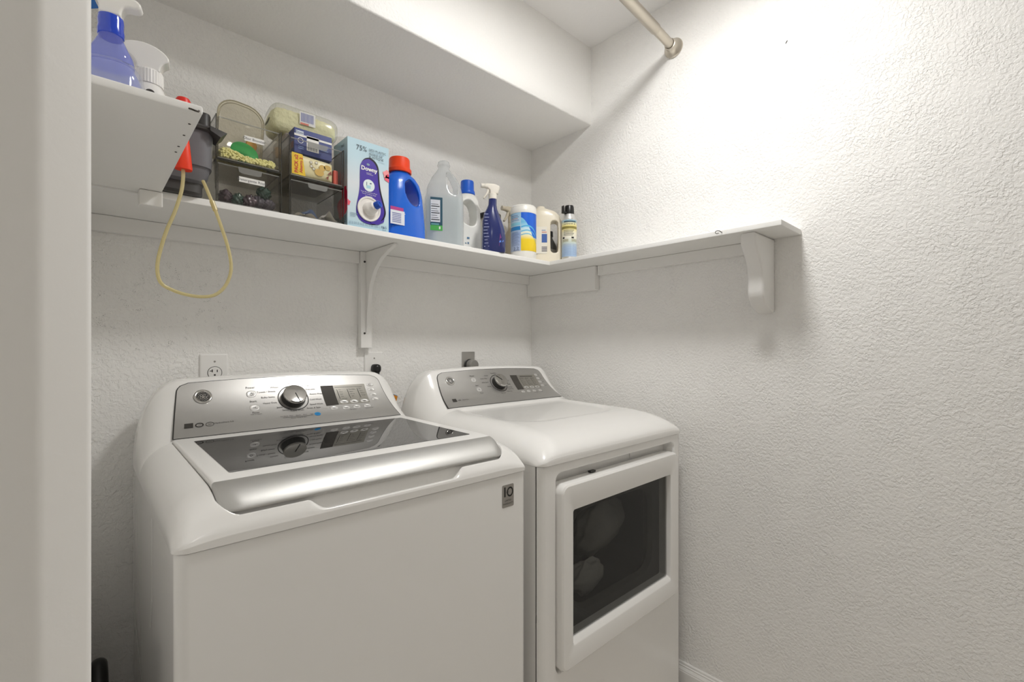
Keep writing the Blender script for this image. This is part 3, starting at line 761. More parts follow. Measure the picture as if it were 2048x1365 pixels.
T(DP, -.412, .740, 'o', .007, 1); T(DP, -.386, .471, '>II', .006, 1)
bar(L_, DP, -.855, .225, .0165, .0145); T(DP, -.78, .215, 'HE', .0078); T(DP, -.69, .215, 'Sensor Dry', .0055)
L_.build('lettering', [M_print, M_print2], dc, smooth=False, fix=False)

# ------------------------------------------------------------------ outlets and plugs on the back wall
def plate(x, zc, m, w=.068, h=.114, d=.005):
    mb = MB(); y = WY
    mb.rings([[(px, y - .0005, pz) for px, pz in rrect(x - w / 2, x + w / 2, zc - h / 2, zc + h / 2, .003, 3)], [(px, y - d * .6, pz) for px, pz in rrect(x - w / 2, x + w / 2, zc - h / 2, zc + h / 2, .003, 3)], [(px, y - d, pz) for px, pz in rrect(x - w / 2 + .003, x + w / 2 - .003, zc - h / 2 + .003, zc + h / 2 - .003, .002, 3)]])
    return mb
t = thing('wall_outlet', 'white wall outlet plate with one empty round receptacle above the washer console', 'outlet', (.275, WY, 1.103), world=True)
plate(.275, 1.103, M_plasticw).build('cover_plate', M_plasticw, t, ang=30)
rc = MB().lathe([(0, .0), (.0165, 0), (.0165, .0010), (.016, .0015), (0, .0015)], (.2765, WY - .005, 1.107), 32, axis=(0, -1, 0)).build('receptacle', M_plasticw, t)
mb = MB(); disc(mb, lambda u, v: (.2765 + u, WY - .00512, 1.107 + v), .0180, r0=.0014, n=36); mb.build('receptacle_gap', M_screw, rc, fix=False)
mb = MB(); mb.box((.2690, WY - .0068, 1.1085), (.2715, WY - .0064, 1.1165)); mb.box((.2640, WY - .0068, 1.1112), (.2690, WY - .0064, 1.1132)); mb.box((.2812, WY - .0068, 1.1085), (.2834, WY - .0064, 1.1155)); mb.box((.2740, WY - .0068, 1.0985), (.2785, WY - .0064, 1.103))
mb.build('slot', M_black, rc, smooth=False)
MB().lathe([(.0028, 0), (.0022, .0012), (0, .0014)], (.2765, WY - .005, 1.1385), 12, axis=(0, -1, 0)).build('plate_screw', M_label, t)
t = thing('wall_outlet', 'white wall outlet plate with a black plug, below the shelf strap', 'outlet', (.755, WY, 1.105), world=True)
plate(.755, 1.105, M_plasticw).build('cover_plate', M_plasticw, t, ang=30)
MB().lathe([(0, 0), (.0165, 0), (.0165, .0015), (0, .0015)], (.757, WY - .005, 1.104), 28, axis=(0, -1, 0)).build('receptacle', M_plasticw, t)
MB().lathe([(.0028, 0), (.0022, .0012), (0, .0014)], (.7565, WY - .005, 1.140), 12, axis=(0, -1, 0)).build('plate_screw', M_label, t)
pl_ = thing('power_plug', 'black angled plug pushed into the outlet behind the washer', 'plug', (.757, WY - .0065, 1.104), world=True)
MB().loft([(0, 0, 0, .0140, .0155, 2.6), (.010, 0, 0, .0145, .016, 2.6), (.022, .001, 0, .0125, .0145, 2.4), (.027, .001, 0, .006, .008, 2)], 24).xform(Matrix.Translation((.757, WY - .0068, 1.104)) @ Matrix.Rotation(PI / 2, 4, 'X')).build('plug_body', M_black, pl_, ang=50)
MB().tube([(.758, WY - .022, 1.098), (.7590, WY - .024, 1.080), (.7600, WY - .024, 1.02), (.761, WY - .022, .90), (.762, WY - .02, .55)], .004, 10, rad=[.0095, .0065, .0042, .004, .004]).build('cord', M_black, pl_, ang=60)
steel = mat('steel_plate', (.46, .45, .43), .38, metal=.85, bump=(90, .0003, 3))
t = thing('wall_outlet', 'square steel dryer outlet plate on the wall above the dryer console', 'outlet', (1.172, WY, 1.108), world=True)
plate(1.172, 1.107, steel, .066, .106, .003).build('cover_plate', steel, t, ang=30)
MB().lathe([(0, 0), (.026, 0), (.027, .002), (.024, .004), (0, .004)], (1.176, WY - .003, 1.103), 28, axis=(0, -1, 0)).build('receptacle', M_dark, t)
pl_ = thing('power_plug', 'round grey dryer plug in the steel outlet plate', 'plug', (1.180, WY - .0072, 1.103), world=True)
MB().lathe([(0, 0), (.0235, 0), (.0245, .006), (.0235, .022), (.020, .026), (.009, .027), (0, .027)], (1.180, WY - .0075, 1.104), 28, axis=(0, -1, 0)).build('plug_body', mat('plug_grey', '8a8883', .5), pl_)
MB().tube([(1.180, WY - .024, 1.082), (1.180, WY - .025, 1.04), (1.180, WY - .024, .9), (1.18, WY - .022, .6)], .008, 12).build('cord', MATS['plug_grey'], pl_)
# orange tag hanging between the machines, dark hose loop in the left gap
t = thing('supply_hose', 'thin dark hose on the wall between the machines with a small orange paper tag', 'hose', (.815, WY - .02, .55), world=True)
MB().tube([(.800, WY - .012, .55), (.800, WY - .014, .9), (.804, WY - .016, .985), (.806, WY - .012, 1.012)], .004, 10).build('hose_tube', mat('hose_grey', '6f6d69', .5), t, ang=60)
MB().slab([(.8065, .990), (.8275, .983), (.8335, 1.003), (.8125, 1.011)], .0008, plane='XZ', at=WY - .030).build('paper_tag', mat('tag_orange', 'd98a1c', .6), t)
MB().slab([(.8115, 1.0115), (.832, 1.0035), (.8325, 1.0055), (.812, 1.0135)], .0008, plane='XZ', at=WY - .030).build('tag_header', mat('tag_blue', '4b86a8', .6), t)
MB().slab([(.8185, .9905), (.8225, .989), (.8245, .9965), (.8205, .998)], .001, plane='XZ', at=WY - .0306).build('tag_mark', M_black, t)
t = thing('drain_hose', 'black rounded hose loop standing in the dark gap left of the washer', 'hose', (.03, 1.36, 0), world=True)
hp = [(.028, 1.30 + .05, 0.0), (.028, 1.35, .20), (.028, 1.35, .38)] + [(.028, 1.39 - .04 * math.cos(math.radians(a)), .42 + .045 * math.sin(math.radians(a))) for a in range(0, 181, 15)] + [(.028, 1.43, .38), (.028, 1.43, .18), (.028, 1.43, .0)]
MB().tube(hp, .0165, 16).build('hose_tube', M_black, t, ang=60)

# ------------------------------------------------------------------ things on the shelves
def cyl_text(mb, s, size, r, ang0, z, cx=0, cy=0, mi=0, rot=0, **k):
    """text wrapped round a vertical cylinder"""
    vs, fs = text_mesh(s, size, **k); c, q = math.cos(rot), math.sin(rot)
    out = []
    for a, b in vs:
        a, b = a * c - b * q, a * q + b * c
        t = ang0 + a / r; out.append((cx + r * math.cos(t), cy + r * math.sin(t), z + b))
    mb.add(out, fs, mi)
def cyl_patch(mb, r, a0, a1, z0, z1, mi=0, n=16, top=None, m=2):
    def fn(i, j):
        t = a0 + (a1 - a0) * i / n; zt = top(i / n) if top else z1
        return (r * math.cos(t), r * math.sin(t), z0 + (zt - z0) * j / (m - 1))
    mb.grid(fn, n + 1, m, mi)

# --- wipes canister
t = thing('wipes_canister', 'cylindrical wipes tub with blue and yellow label and white lid', 'canister', (1.288, 1.332, ZT))
wp = mat('canister_white', 'eceae4', .35, coat=.2)
MB().lathe([(0, 0), (.049, 0), (.0505, .003), (.0505, .026), (.0500, .028), (.0500, .178), (.0505, .180)], n=48).build('body', wp, t)
MB().lathe([(.0515, .178), (.0520, .181), (.0520, .196), (.0505, .199), (.0500, .206), (.0455, .211), (.030, .213), (0, .213)], n=48).build('lid', wp, t)
va = math.atan2(-1.332, -1.288)          # towards the viewer
lb = MB(); cyl_patch(lb, .0506, va - 1.7, va - .20, .030, .178, 0)
cyl_patch(lb, .0506, va - .20, va + 1.5, .030, .178, 1)
lab = lb.build('label', [mat('wipes_lilac', '9fb4d8', .35), mat('wipes_pale', 'e9e7da', .35)], t)
def grad(name, stops, z0, z1):
    m = mat(name, 'ffffff', .35); nt = m.node_tree
    tc = nt.nodes.new('ShaderNodeTexCoord'); sx = nt.nodes.new('ShaderNodeSeparateXYZ'); mr = nt.nodes.new('ShaderNodeMapRange'); rp = nt.nodes.new('ShaderNodeValToRGB')
    mr.inputs[1].default_value = z0; mr.inputs[2].default_value = z1
    nt.links.new(tc.outputs['Object'], sx.inputs[0]); nt.links.new(sx.outputs['Z'], mr.inputs[0]); nt.links.new(mr.outputs[0], rp.inputs[0])
    e = rp.color_ramp.elements; e[0].position = stops[0][0]; e[0].color = lin(stops[0][1]); e[1].position = stops[-1][0]; e[1].color = lin(stops[-1][1])
    for p, c in stops[1:-1]: q = e.new(p); q.color = lin(c)
    nt.links.new(rp.outputs[0], nt.nodes['Principled BSDF'].inputs['Base Color']); return m
lab.data.materials[0] = grad('wipes_left', [(0, 'b9c6e0'), (.45, '9db4dc'), (.62, 'c5dcea'), (1, '9cc6e4')], .03, .178)
lab.data.materials[1] = grad('wipes_right', [(0, 'f2cf1c'), (.30, 'f6d62a'), (.42, 'f3eec8'), (.58, 'c4e4f2'), (.75, '6fbfe6'), (1, 'bfe2f2')], .03, .178)
lb = MB()   # deep blue sweep, upper right
cyl_patch(lb, .0508, va - .19, va + 1.5, .13, .178, 0, n=20)
n0 = len(lb.v)
for i in range(21):
    f = i / 20; zb = .158 - .075 * min(1, f * 1.7) ** 1.6
    lb.v[i * 2] = (lb.v[i * 2][0], lb.v[i * 2][1], zb)
for k, (c0, w_) in enumerate(((.118, .006), (.102, .004), (.089, .003))):
    st_ = len(lb.v); cyl_patch(lb, .0509, va - .19, va + 1.3, c0, c0 + w_, 1, n=16)
    for i in range(17):
        f = i / 16; dz = -.030 * f + .018 * math.sin(f * 3)
        for q in (0, 1): p_ = lb.v[st_ + i * 2 + q]; lb.v[st_ + i * 2 + q] = (p_[0], p_[1], p_[2] + dz)
cyl_patch(lb, .0508, va - 1.4, va - .24, .110, .125, 2); cyl_patch(lb, .0508, va - 1.4, va - .24, .128, .140, 3)
for k in range(12): cyl_patch(lb, .0508, va - 1.1, va - .30 - .08 * (k % 3), .052 + k * .0045, .0532 + k * .0045, 4, n=8)
for k in range(4): cyl_patch(lb, .0508, va - 1.1, va - .35 - .1 * (k % 2), .148 + k * .006, .150 + k * .006, 5 if k == 1 else 4, n=8)
for q in (-.75, -.45):
    for k in range(3):
        cyl_text(lb, '>', .010, .0509, va + q + .05 * math.cos(k * 2.1), .041 + .004 * math.sin(k * 2.1), mi=6, rot=k * 2.1)
cyl_text(lb, 'PETE HDPE', .0055, .0509, va - .6, .033, mi=6)
lb.build('print', [mat('sweep_blue', '1763d8', .35), mat('sweep_aqua', '58b4e2', .35), mat('dot_blue', '2b86c9', .35), mat('dot_aqua', '8fd0e6', .35), mat('print_slate', '6b7ca8', .4), mat('print_red', 'c66a5a', .4), mat('print_navy', '1d2f6a', .4)], lab, smooth=False, fix=False)

# --- spray can on the right shelf
t = thing('aerosol_can', 'slim spray can with black nozzle cap and yellow and blue label in the corner', 'spray can', (1.4545, 1.238, ZT))
ca = math.atan2(-1.238, -1.4545)
MB().lathe([(0, 0), (.029, 0), (.0305, .003), (.0305, .012), (.0300, .014), (.0300, .168), (.0305, .170), (.0300, .173), (.0225, .190), (.0215, .193), (0, .193)], n=40).build('body', mat('can_silver', (.72, .72, .71), .28, metal=.8), t, ang=40)
lb = MB(); cyl_patch(lb, .0304, ca - 1.6, ca + 1.6, .020, .167, 0, n=24)
lab = lb.build('label', grad('can_label', [(0, '9db6d4'), (.25, 'a9c0da'), (.40, 'c9d3c8'), (.52, 'e6e3d6'), (.66, 'efe9cf'), (.80, 'e3d36a'), (.90, 'ece6b8'), (1, '8fc0dc')], .02, .167), t)
lb = MB()
cyl_patch(lb, .0306, ca - .75, ca + 1.0, .157, .163, 0); cyl_patch(lb, .0306, ca - 1.3, ca + 1.3, .131, .141, 1)
cyl_text(lb, 'DEFENDER 40', .0085, .0307, ca + .05, .150, mi=2)
for k in range(6): cyl_patch(lb, .0306, ca - .8, ca + .5 + .1 * (k % 3), .104 + k * .0042, .1056 + k * .0042, 2, n=8)
for a0 in (-1.0, .3):
    cyl_patch(lb, .0306, ca + a0, ca + a0 + .35, .092, .099, 2, n=5)
    for k in range(4): cyl_patch(lb, .0306, ca + a0, ca + a0 + .9, .080 + k * .0028, .0812 + k * .0028, 1, n=6)
for k in range(9): cyl_patch(lb, .0306, ca - .9, ca + .3, .028 + k * .005, .0292 + k * .005, 3, n=8); cyl_patch(lb, .0306, ca + .45, ca + 1.2, .028 + k * .005, .0295 + k * .005, 3, n=6)
lb.build('print', [mat('can_teal', '3a5563', .4), mat('can_olive', '8a8040', .4), M_print2, mat('can_steelblue', '8aa0c4', .4)], lab, smooth=False, fix=False)
cp = MB().lathe([(.0200, .190), (.0200, .200), (.0190, .222), (.0170, .229), (0, .230)], n=28).build('nozzle_cap', M_black, t)
nz = MB().box((-.034, -.008, .196), (-.014, .008, .202), bev=.002).box((-.034, -.007, .198), (-.029, .007, .226), bev=.002)
nz.xform(Matrix.Rotation(math.radians(-12), 4, 'Z')).build('trigger_tab', M_black, cp)

# --- trigger head shared by the spray bottles (nozzle towards -X)
def trigger_head(par, z, m, r=.013, sc=1.0, m2=None):
    cl = MB().lathe([(r, z), (r * 1.12, z + .002), (r * 1.12, z + .020 * sc), (r * .9, z + .023 * sc), (0, z + .023 * sc)], n=28).build('collar', m2 or m, par)
    z += .021 * sc
    p = [(.020, .000), (.022, .012), (.026, .020), (.024, .030), (.008, .036), (-.020, .037), (-.032, .034), (-.033, .022), (-.020, .019), (-.012, .012), (-.011, .000)]
    MB().slab([(a * sc, z + b * sc) for a, b in p], .019 * sc, bev=.005 * sc, seg=3).build('spray_head', m, par, ang=60)
    p = [(-.012, .016), (-.020, .018), (-.026, .000), (-.036, -.016), (-.032, -.020), (-.022, -.008), (-.014, .004)]
    MB().slab([(a * sc, z + b * sc) for a, b in p], .012 * sc, bev=.003 * sc).build('trigger', m, par, ang=60)
    MB().lathe([(0, 0), (.0085 * sc, 0), (.0085 * sc, .012 * sc), (.004, .012 * sc), (0, .012 * sc)], (-.031 * sc, 0, z + .0285 * sc), 16, axis=(-1, 0, 0)).build('nozzle', m, par)
    return cl

# --- navy spray bottle
t = thing('spray_bottle', 'dark navy curvy spray bottle with a white trigger, right of the white jug', 'spray bottle', (1.104, 1.3035, ZT), math.radians(-30))
nv = mat('navy_plastic', '1e2a66', .18, coat=.5); 
MB().loft([(0, .003, 0, .040, .028, 3), (.004, .003, 0, .043, .030, 3), (.05, .004, 0, .044, .030, 2.7), (.085, .002, 0, .041, .029, 2.5), (.115, -.002, 0, .036, .026, 2.3), (.145, -.004, 0, .027, .021, 2.1), (.160, -.003, 0, .020, .018, 2), (.175, -.001, 0, .0155, .0155, 2), (.198, 0, 0, .0145, .0145, 2)], 40).build('bottle', nv, t, ang=60)
trigger_head(t, .195, mat('trigger_cream', 'e6e1d6', .4), .0135, 1.0)
lb = MB()
for k in range(11): lb.add([(-.0355 + .002 * math.sin(k), -.0215 - .0005 * k, .018 + .0115 * k), (-.018 - .003 * (k % 3), -.0292, .018 + .0115 * k), (-.018 - .003 * (k % 3), -.0292, .021 + .0115 * k), (-.0355 + .002 * math.sin(k), -.0215 - .0005 * k, .021 + .0115 * k)], [(0, 1, 2, 3)])
lb.add([(.018, -.0296, .020), (.030, -.0270, .045), (.022, -.0292, .068), (.020, -.0296, .045)], [(0, 1, 2, 3)], 1)
lb.add([(.018, -.0305, .034), (.034, -.026, .038), (.036, -.025, .044), (.020, -.0302, .041)], [(0, 1, 2, 3)], 2)
lb.build('label_print', [mat('print_pale', '8d93b8', .4), mat('print_plum', '7a3a78', .4), mat('print_sky', '5d8ce0', .4)], t, smooth=False, fix=False)

# --- beige sprayer and dark jar behind
t = thing('spray_bottle', 'beige spray bottle half hidden behind the wipes tub', 'spray bottle', (1.335, 1.452, ZT), math.radians(-10))
bg = mat('beige_plastic', 'cfc6b2', .45)
MB().loft([(0, 0, 0, .040, .028, 3), (.08, 0, 0, .041, .029, 3), (.12, 0, 0, .034, .026, 2.4), (.15, 0, 0, .017, .017, 2), (.182, 0, 0, .015, .015, 2)], 32).build('bottle', bg, t, ang=60)
trigger_head(t, .180, bg, .0145, 1.15)
t = thing('jar', 'dark jar with wide black lid peeking out behind the navy spray bottle', 'jar', (1.228, 1.470, ZT))
MB().loft([(0, 0, 0, .040, .040, 2), (.005, 0, 0, .043, .043, 2), (.165, 0, 0, .043, .043, 2), (.18, 0, 0, .036, .036, 2)], 32).build('body', mat('jar_glass', 'cdc7bb', .3), t, ang=60)
MB().lathe([(.044, .180), (.047, .182), (.047, .196), (.044, .199), (0, .200)], n=36).build('lid', M_black, t)

# --- cream jug with a loop handle
def jug_skin(nm, m, par, body, holes, tubes=(), vox=.0028, it=8, n=40, depth=.3):
    o = MB(); o.loft(body, n)
    for pts, rr in tubes: o.tube(pts, rr, 16)
    o = o.build(nm, m, par, fix=True)
    cut = None
    if holes:
        c = MB()
        for poly in holes: c.slab(poly, depth, plane='XZ', at=0)
        cut = c.build('cut', m)
        if par: cut.matrix_world = Matrix.Translation(par.location) @ Matrix.Rotation(par.rotation_euler.z, 4, 'Z')
    bpy.context.view_layer.update()
    return organic(o, vox, it, cut)
cr_ = mat('cream_hdpe', 'ebe3d0', .32, coat=.15)
t = thing('handled_jug', 'cream plastic jug with a long loop handle, right of the wipes tub', 'jug', (1.422, 1.333, ZT), math.radians(-43))
jug_skin('body', cr_, t,
         [(0, .0, 0, .064, .030, 4), (.004, .0, 0, .066, .032, 4), (.12, .0, 0, .066, .032, 4), (.175, .0, 0, .065, .032, 3.4), (.200, -.003, 0, .058, .031, 2.9), (.218, -.010, 0, .046, .028, 2.5), (.228, -.020, 0, .028, .022, 2.2), (.232, -.024, 0, .017, .017, 2), (.240, -.024, 0, .017, .017, 2)],
         [chaikin(rrect(.014, .047, .044, .176, .012, 2), 1)], vox=.0026)
lb = MB().box((-.062, -.0332, .040), (.000, -.0326, .150), mi=0)
lb.box((-.022, -.0338, .085), (.000, -.0333, .120), mi=1)
for k in range(5): lb.box((-.022, -.0338, .048 + k * .0045), (.000, -.0333, .0505 + k * .0045), mi=2)
lb.box((-.022, -.0338, .126), (-.002, -.0333, .1285), mi=3); lb.box((-.022, -.0338, .134), (-.006, -.0333, .136), mi=1)
lb.build('label', [mat('label_cream', 'e9e5da', .5), mat('label_blue', '3f62a8', .4), mat('bar_grey', '6d6a78', .5), mat('print_red', 'c66a5a', .4)], t, smooth=False)
t = thing('handled_bottle', 'small dark brown bottle seen through the handle of the cream jug', 'bottle', (1.5015, 1.392, ZT))
MB().loft([(0, 0, 0, .030, .024, 3), (.003, 0, 0, .032, .026, 3), (.095, 0, 0, .032, .026, 3), (.118, .0, 0, .022, .020, 2.4), (.130, 0, 0, .0145, .0145, 2), (.140, 0, 0, .0145, .0145, 2)], 32).build('body', mat('dark_bottle', '3b3a38', .3), t, ang=50)
MB().lathe([(.0165, .138), (.0170, .140), (.0165, .160), (0, .161)], n=24).build('cap', M_black, t)
MB().box((-.029, -.0272, .02), (.020, -.0265, .08)).build('label', mat('label_smoke', '77746c', .5), t)

# --- white jug with blue cap
t = thing('handled_jug', 'white plastic jug with a blue cap, between the clear gallon and navy sprayer', 'jug', (1.081, 1.432, ZT), math.radians(-14))
wj = mat('white_hdpe', 'eeeeea', .3, coat=.2)
jug_skin('body', wj, t,
         [(0, 0, 0, .052, .036, 4), (.004, 0, 0, .055, .039, 4), (.12, 0, 0, .054, .039, 3.6), (.180, 0, 0, .051, .038, 3), (.212, .001, 0, .045, .034, 2.6), (.232, .003, 0, .034, .029, 2.3), (.240, .004, 0, .025, .024, 2), (.250, .004, 0, .024, .024, 2)],
         [chaikin([(-.030, .130), (-.014, .116), (.012, .112), (.026, .124), (.028, .160), (.020, .200), (.000, .214), (-.022, .206), (-.030, .190)], 2)], vox=.0026)
MB().lathe([(.0285, .238), (.0295, .240), (.0290, .250), (.0255, .255), (.0250, .286), (.0235, .290), (0, .290)], (.004, 0, 0), 36).build('cap', mat('cap_blue', '1a62d6', .35), t, ang=40)
lb = MB()
lb.box((-.014, -.0402, .062), (-.004, -.0396, .069)); lb.box((-.022, -.0402, .044), (-.016, -.0396, .047)); lb.box((-.012, -.0402, .043), (-.006, -.0396, .050))
lb.build('print', mat('print_sky2', '5a7c9c', .5), t, smooth=False)

# --- clear gallon jug of water
t = thing('gallon_jug', 'translucent open gallon jug partly full of clear liquid, with green edged label', 'jug', (.9425, 1.380, ZT), math.radians(-26))
milky = clear('milky_plastic', (.93, .95, .96), diff=.36, dcol=(.93, .94, .94), rough=.12)
jug_skin('body', milky, t,
         [(0, 0, 0, .060, .060, 4), (.005, 0, 0, .066, .066, 4), (.14, 0, 0, .066, .066, 4), (.180, 0, 0, .065, .065, 3.4), (.220, 0, 0, .058, .058, 2.8), (.252, 0, 0, .043, .043, 2.4), (.276, 0, 0, .026, .026, 2), (.286, 0, 0, .0195, .0195, 2), (.293, 0, 0, .0195, .0195, 2), (.295, 0, 0, .0235, .0235, 2), (.301, 0, 0, .0235, .0235, 2), (.302, 0, 0, .020, .020, 2), (.313, 0, 0, .020, .020, 2)],
         [chaikin([(.004, .266), (.002, .240), (.008, .200), (.018, .182), (.036, .180), (.044, .196), (.040, .226), (.028, .252), (.014, .270)], 2)], vox=.0028)
MB().loft([(.004, 0, 0, .058, .058, 4), (.14, 0, 0, .0625, .0625, 4), (.172, 0, 0, .0615, .0615, 3.6)], 40).build('liquid', clear('jug_liquid', (.90, .94, .95), diff=.25, dcol=(.84, .89, .90), rough=.05), t, ang=50)
lb = MB(); y = -.0668
def lr(x0, x1, z0, z1, mi, o=0): lb.box((x0, y - o, z0), (x1, y - o + .0004, z1), mi=mi)
lr(-.055, -.014, .022, .112, 0); lr(-.054, -.022, .045, .105, 1, .0005); lr(-.055, -.014, .022, .036, 2, .0005); lr(-.022, -.014, .036, .080, 0, .0003)
for k in range(8): lr(-.052, -.024 - .004 * (k % 3), .050 + k * .006, .0512 + k * .006 + (.0012 if k % 3 == 0 else 0), 3, .0009)
lr(-.052, -.026, .037, .041, 4, .0009); lr(-.026, -.021, .026, .033, 5, .0009)
lb.xform(Matrix.Translation((0, 0, .0245)) @ Matrix.Diagonal((1, 1, 1.25, 1)))
lb.build('label', [mat('lbl_teal', '1b4a5e', .4), mat('lbl_pale', 'd3d6dc', .45), mat('lbl_green', '45a34a', .4), mat('lbl_ink', '30343a', .5), mat('lbl_aqua', '5b9a9c', .5), M_white, mat('lbl_mint', '7ec494', .4)], t, smooth=False)

# --- blue detergent jug
t = thing('detergent_jug', 'big blue detergent jug with an orange-red cap and side handle', 'jug', (.7565, 1.348, ZT), math.radians(0))
bl = mat('detergent_blue', '0c62d2', .22, coat=.4)
jug_skin('body', bl, t,
         [(0, 0, 0, .070, .048, 3.6), (.005, 0, 0, .0735, .052, 3.6), (.05, 0, 0, .0725, .052, 3.4), (.10, 0, 0, .069, .050, 3.2), (.150, 0, 0, .064, .047, 3), (.180, -.001, 0, .058, .043, 2.8), (.198, -.003, 0, .047, .038, 2.5), (.208, -.005, 0, .035, .032, 2.2), (.213, -.006, 0, .030, .030, 2), (.224, -.006, 0, .030, .030, 2)],
         [chaikin([(-.008, .178), (-.012, .150), (-.002, .120), (.020, .104), (.036, .106), (.043, .125), (.040, .155), (.026, .178), (.008, .190)], 2)], vox=.0028)
MB().lathe([(.0370, .213), (.0380, .215), (.0380, .224), (.0335, .229), (.0325, .256), (.0305, .260), (0, .2605)], (-.006, 0, 0), 40).build('cap', mat('cap_orange', 'f0420e', .35), t, ang=40)
lb = MB(); lb.box((-.066, -.0535, .035), (-.018, -.0528, .078), mi=0); lb.box((-.066, -.0540, .078), (-.022, -.0530, .088), mi=1); lb.box((-.066, -.0538, .070), (-.016, -.0528, .072), mi=0)
for k in range(6): lb.box((-.060, -.0540, .041 + k * .0052), (-.030, -.0535, .0435 + k * .0052), mi=2)
lb.build('label', [mat('lbl_offwhite', 'dfe2ea', .4), mat('lbl_magenta', 'b23a86', .4), mat('lbl_bars', '7f86b4', .4)], t, smooth=False)

# --- softener box
BX, BY, BW, BH, BD = .5525, 1.286, .128, .255, .098
t = thing('softener_carton', 'tall pale blue fabric softener carton with purple bottle window and blue cap spout', 'carton', (BX, BY, ZT))
pale = grad('carton_pale', [(0, 'a9c9d8'), (.12, 'c4dbe4'), (.5, 'd9dfe4'), (.8, 'bdd8e4'), (1, 'b4d4e2')], 0, .255)
# body with the window pressed in
wn = []
for a, b in [(.525, .830), (.40, .808), (.315, .75), (.300, .68), (.300, .52), (.285, .42), (.235, .30), (.206, .22), (.215, .15), (.30, .085), (.45, .062), (.60, .060), (.76, .09), (.87, .145), (.925, .215), (.915, .27), (.86, .36), (.80, .46), (.765, .56), (.750, .68), (.735, .75), (.65, .808)]: wn.append((a * BW, b * BH))
wn = chaikin(wn + [wn[0]], 2)[:-1]
mb = MB().box((0, 0, 0), (BW, BD, BH), bev=.0012); body = mb.build('carton', pale, t, ang=25)
f3 = lambda off: (lambda x, z: (x, -off, z))
cx_, cz_ = .5 * BW, .45 * BH
mb = MB(); n = len(wn)
mb.add([f3(.0006)(*p) for p in wn], [tuple(range(n))], 0)
win = mb.build('window_frame', mat('window_dark', '171327', .3), body, smooth=False, fix=False)
mb = MB(); mb.add([f3(.0010)(cx_ + (x - cx_) * .955 - .0030, cz_ + (z - cz_) * .965 - .002) for x, z in wn], [tuple(range(n))], 0)
mb.build('window_film', mat('purple_film', '4a35a0', .3), win, smooth=False, fix=False)
pt = MB(); F = lambda ux, vz, off=.0016: (lambda u, v: (ux * BW + u, -off, vz * BH + v))
put_text(pt, '75%', .0205, F(.325, .905), 0, sx=.95); put_text(pt, 'LESS PLASTIC', .0092, F(.50, .915), 0, align='LEFT')
pt.box((.50 * BW, -.0017, .890 * BH), (.87 * BW, -.0016, .8935 * BH), mi=1); put_text(pt, 'MOINS DE', .0092, F(.50, .866), 0, align='LEFT'); put_text(pt, 'PLASTIQUE', .0092, F(.50, .836), 0, align='LEFT')
put_text(pt, 'e-commerce', .004, F(.80, .805), 1)
put_text(pt, 'Downy', .0168, F(.505, .690), 2, bold=.0006); disc(pt, F(.48, .742), .0048, .0034, 1); put_text(pt, 'Cashmere', .0040, F(.50, .646), 2); put_text(pt, 'Concentrate', .0040, F(.52, .632), 2)
disc(pt, F(.50, .505), .0175, mi=3, n=32)
pt.cur = 4
pt.box((.44 * BW, -.0019, .47 * BH), (.54 * BW, -.0018, .505 * BH), mi=4); pt.box((.44 * BW, -.0019, .50 * BH), (.452 * BW, -.0018, .54 * BH), mi=5); pt.box((.52 * BW, -.0019, .525 * BH), (.56 * BW, -.0018, .537 * BH), mi=5)
for k, s in enumerate(('Twist Blue Knob to Pour', 'Torcer la Boton Azul', 'para verter')): put_text(pt, s, .0050, F(.50, .425 - k * .022), 2)
put_text(pt, '|| || 31.5 OZ FL | 10 101 |', .0090, F(.40, .050), 1); put_text(pt, 'P&G', .0095, F(.87, .055), 5); put_text(pt, 'Liquid', .0050, F(.87, .025), 5)
for k in range(3): pt.box((.06 * BW, -.0017, (.155 - k * .018) * BH), (.24 * BW - .004 * k, -.0016, (.160 - k * .018) * BH), mi=1)
pt.build('print', [mat('ink_slate', '46555f', .5), mat('ink_steel', '7f97ab', .5), M_white, mat('ico_pale', 'dfeaea', .5), mat('ico_aqua', 'a5cfdc', .5), mat('ink_navy', '33466e', .5)], body, smooth=False, fix=False)
# flowers: red on the left side panel, coral at the right edge
fl = MB()
def bloom(cx, cz, r, fn, mi, k0=5):
    pts = [(cx + r * (1 + .13 * math.sin(k0 * a)) * math.cos(a), cz + r * (1 + .13 * math.sin(k0 * a)) * math.sin(a)) for a in [2 * PI * k / 30 for k in range(30)]]
    fl.add([fn(*p) for p in pts], [tuple(range(30))], mi)
R_ = lambda x, z: (max(0, min(BW, x)), -.0014, z)
bloom(BW * 1.00 - .007, .175, .012, R_, 0); bloom(BW * 1.00 - .004, .163, .010, R_, 1, 4); bloom(BW - .004, .172, .004, lambda x, z: (min(BW, x), -.0018, z), 2)
bloom(.000, .068, .008, R_, 1)
Sd = lambda y_, z: (-.0006, max(0, min(BD, y_)), z)
bloom(.012, .075, .030, Sd, 2); bloom(.035, .060, .032, lambda a, b: (-.0009, max(0, min(BD, a)), b), 1, 4); bloom(.02, .100, .018, lambda a, b: (-.0011, max(0, min(BD, a)), b), 2, 6)
fl.build('flower_print', [mat('petal_coral', 'f2969a', .5), mat('petal_pink', 'ea5c72', .5), mat('petal_red', 'd81a4a', .5)], body, smooth=False, fix=False)
sd = MB(); sd.box((-.0006, .004, .012), (-.0003, .094, .036), mi=0)
for k in range(4): sd.box((-.0010, .010, .015 + k * .005), (-.0007, .080, .0165 + k * .005), mi=1)
put_text(sd, 'P&G', .011, lambda u, v: (-.001, .03 - u, .235 + v), 1); sd.build('side_print', [mat('side_band', '94b2c2', .5), mat('ink_slate', '46555f', .5)], body, smooth=False, fix=False)
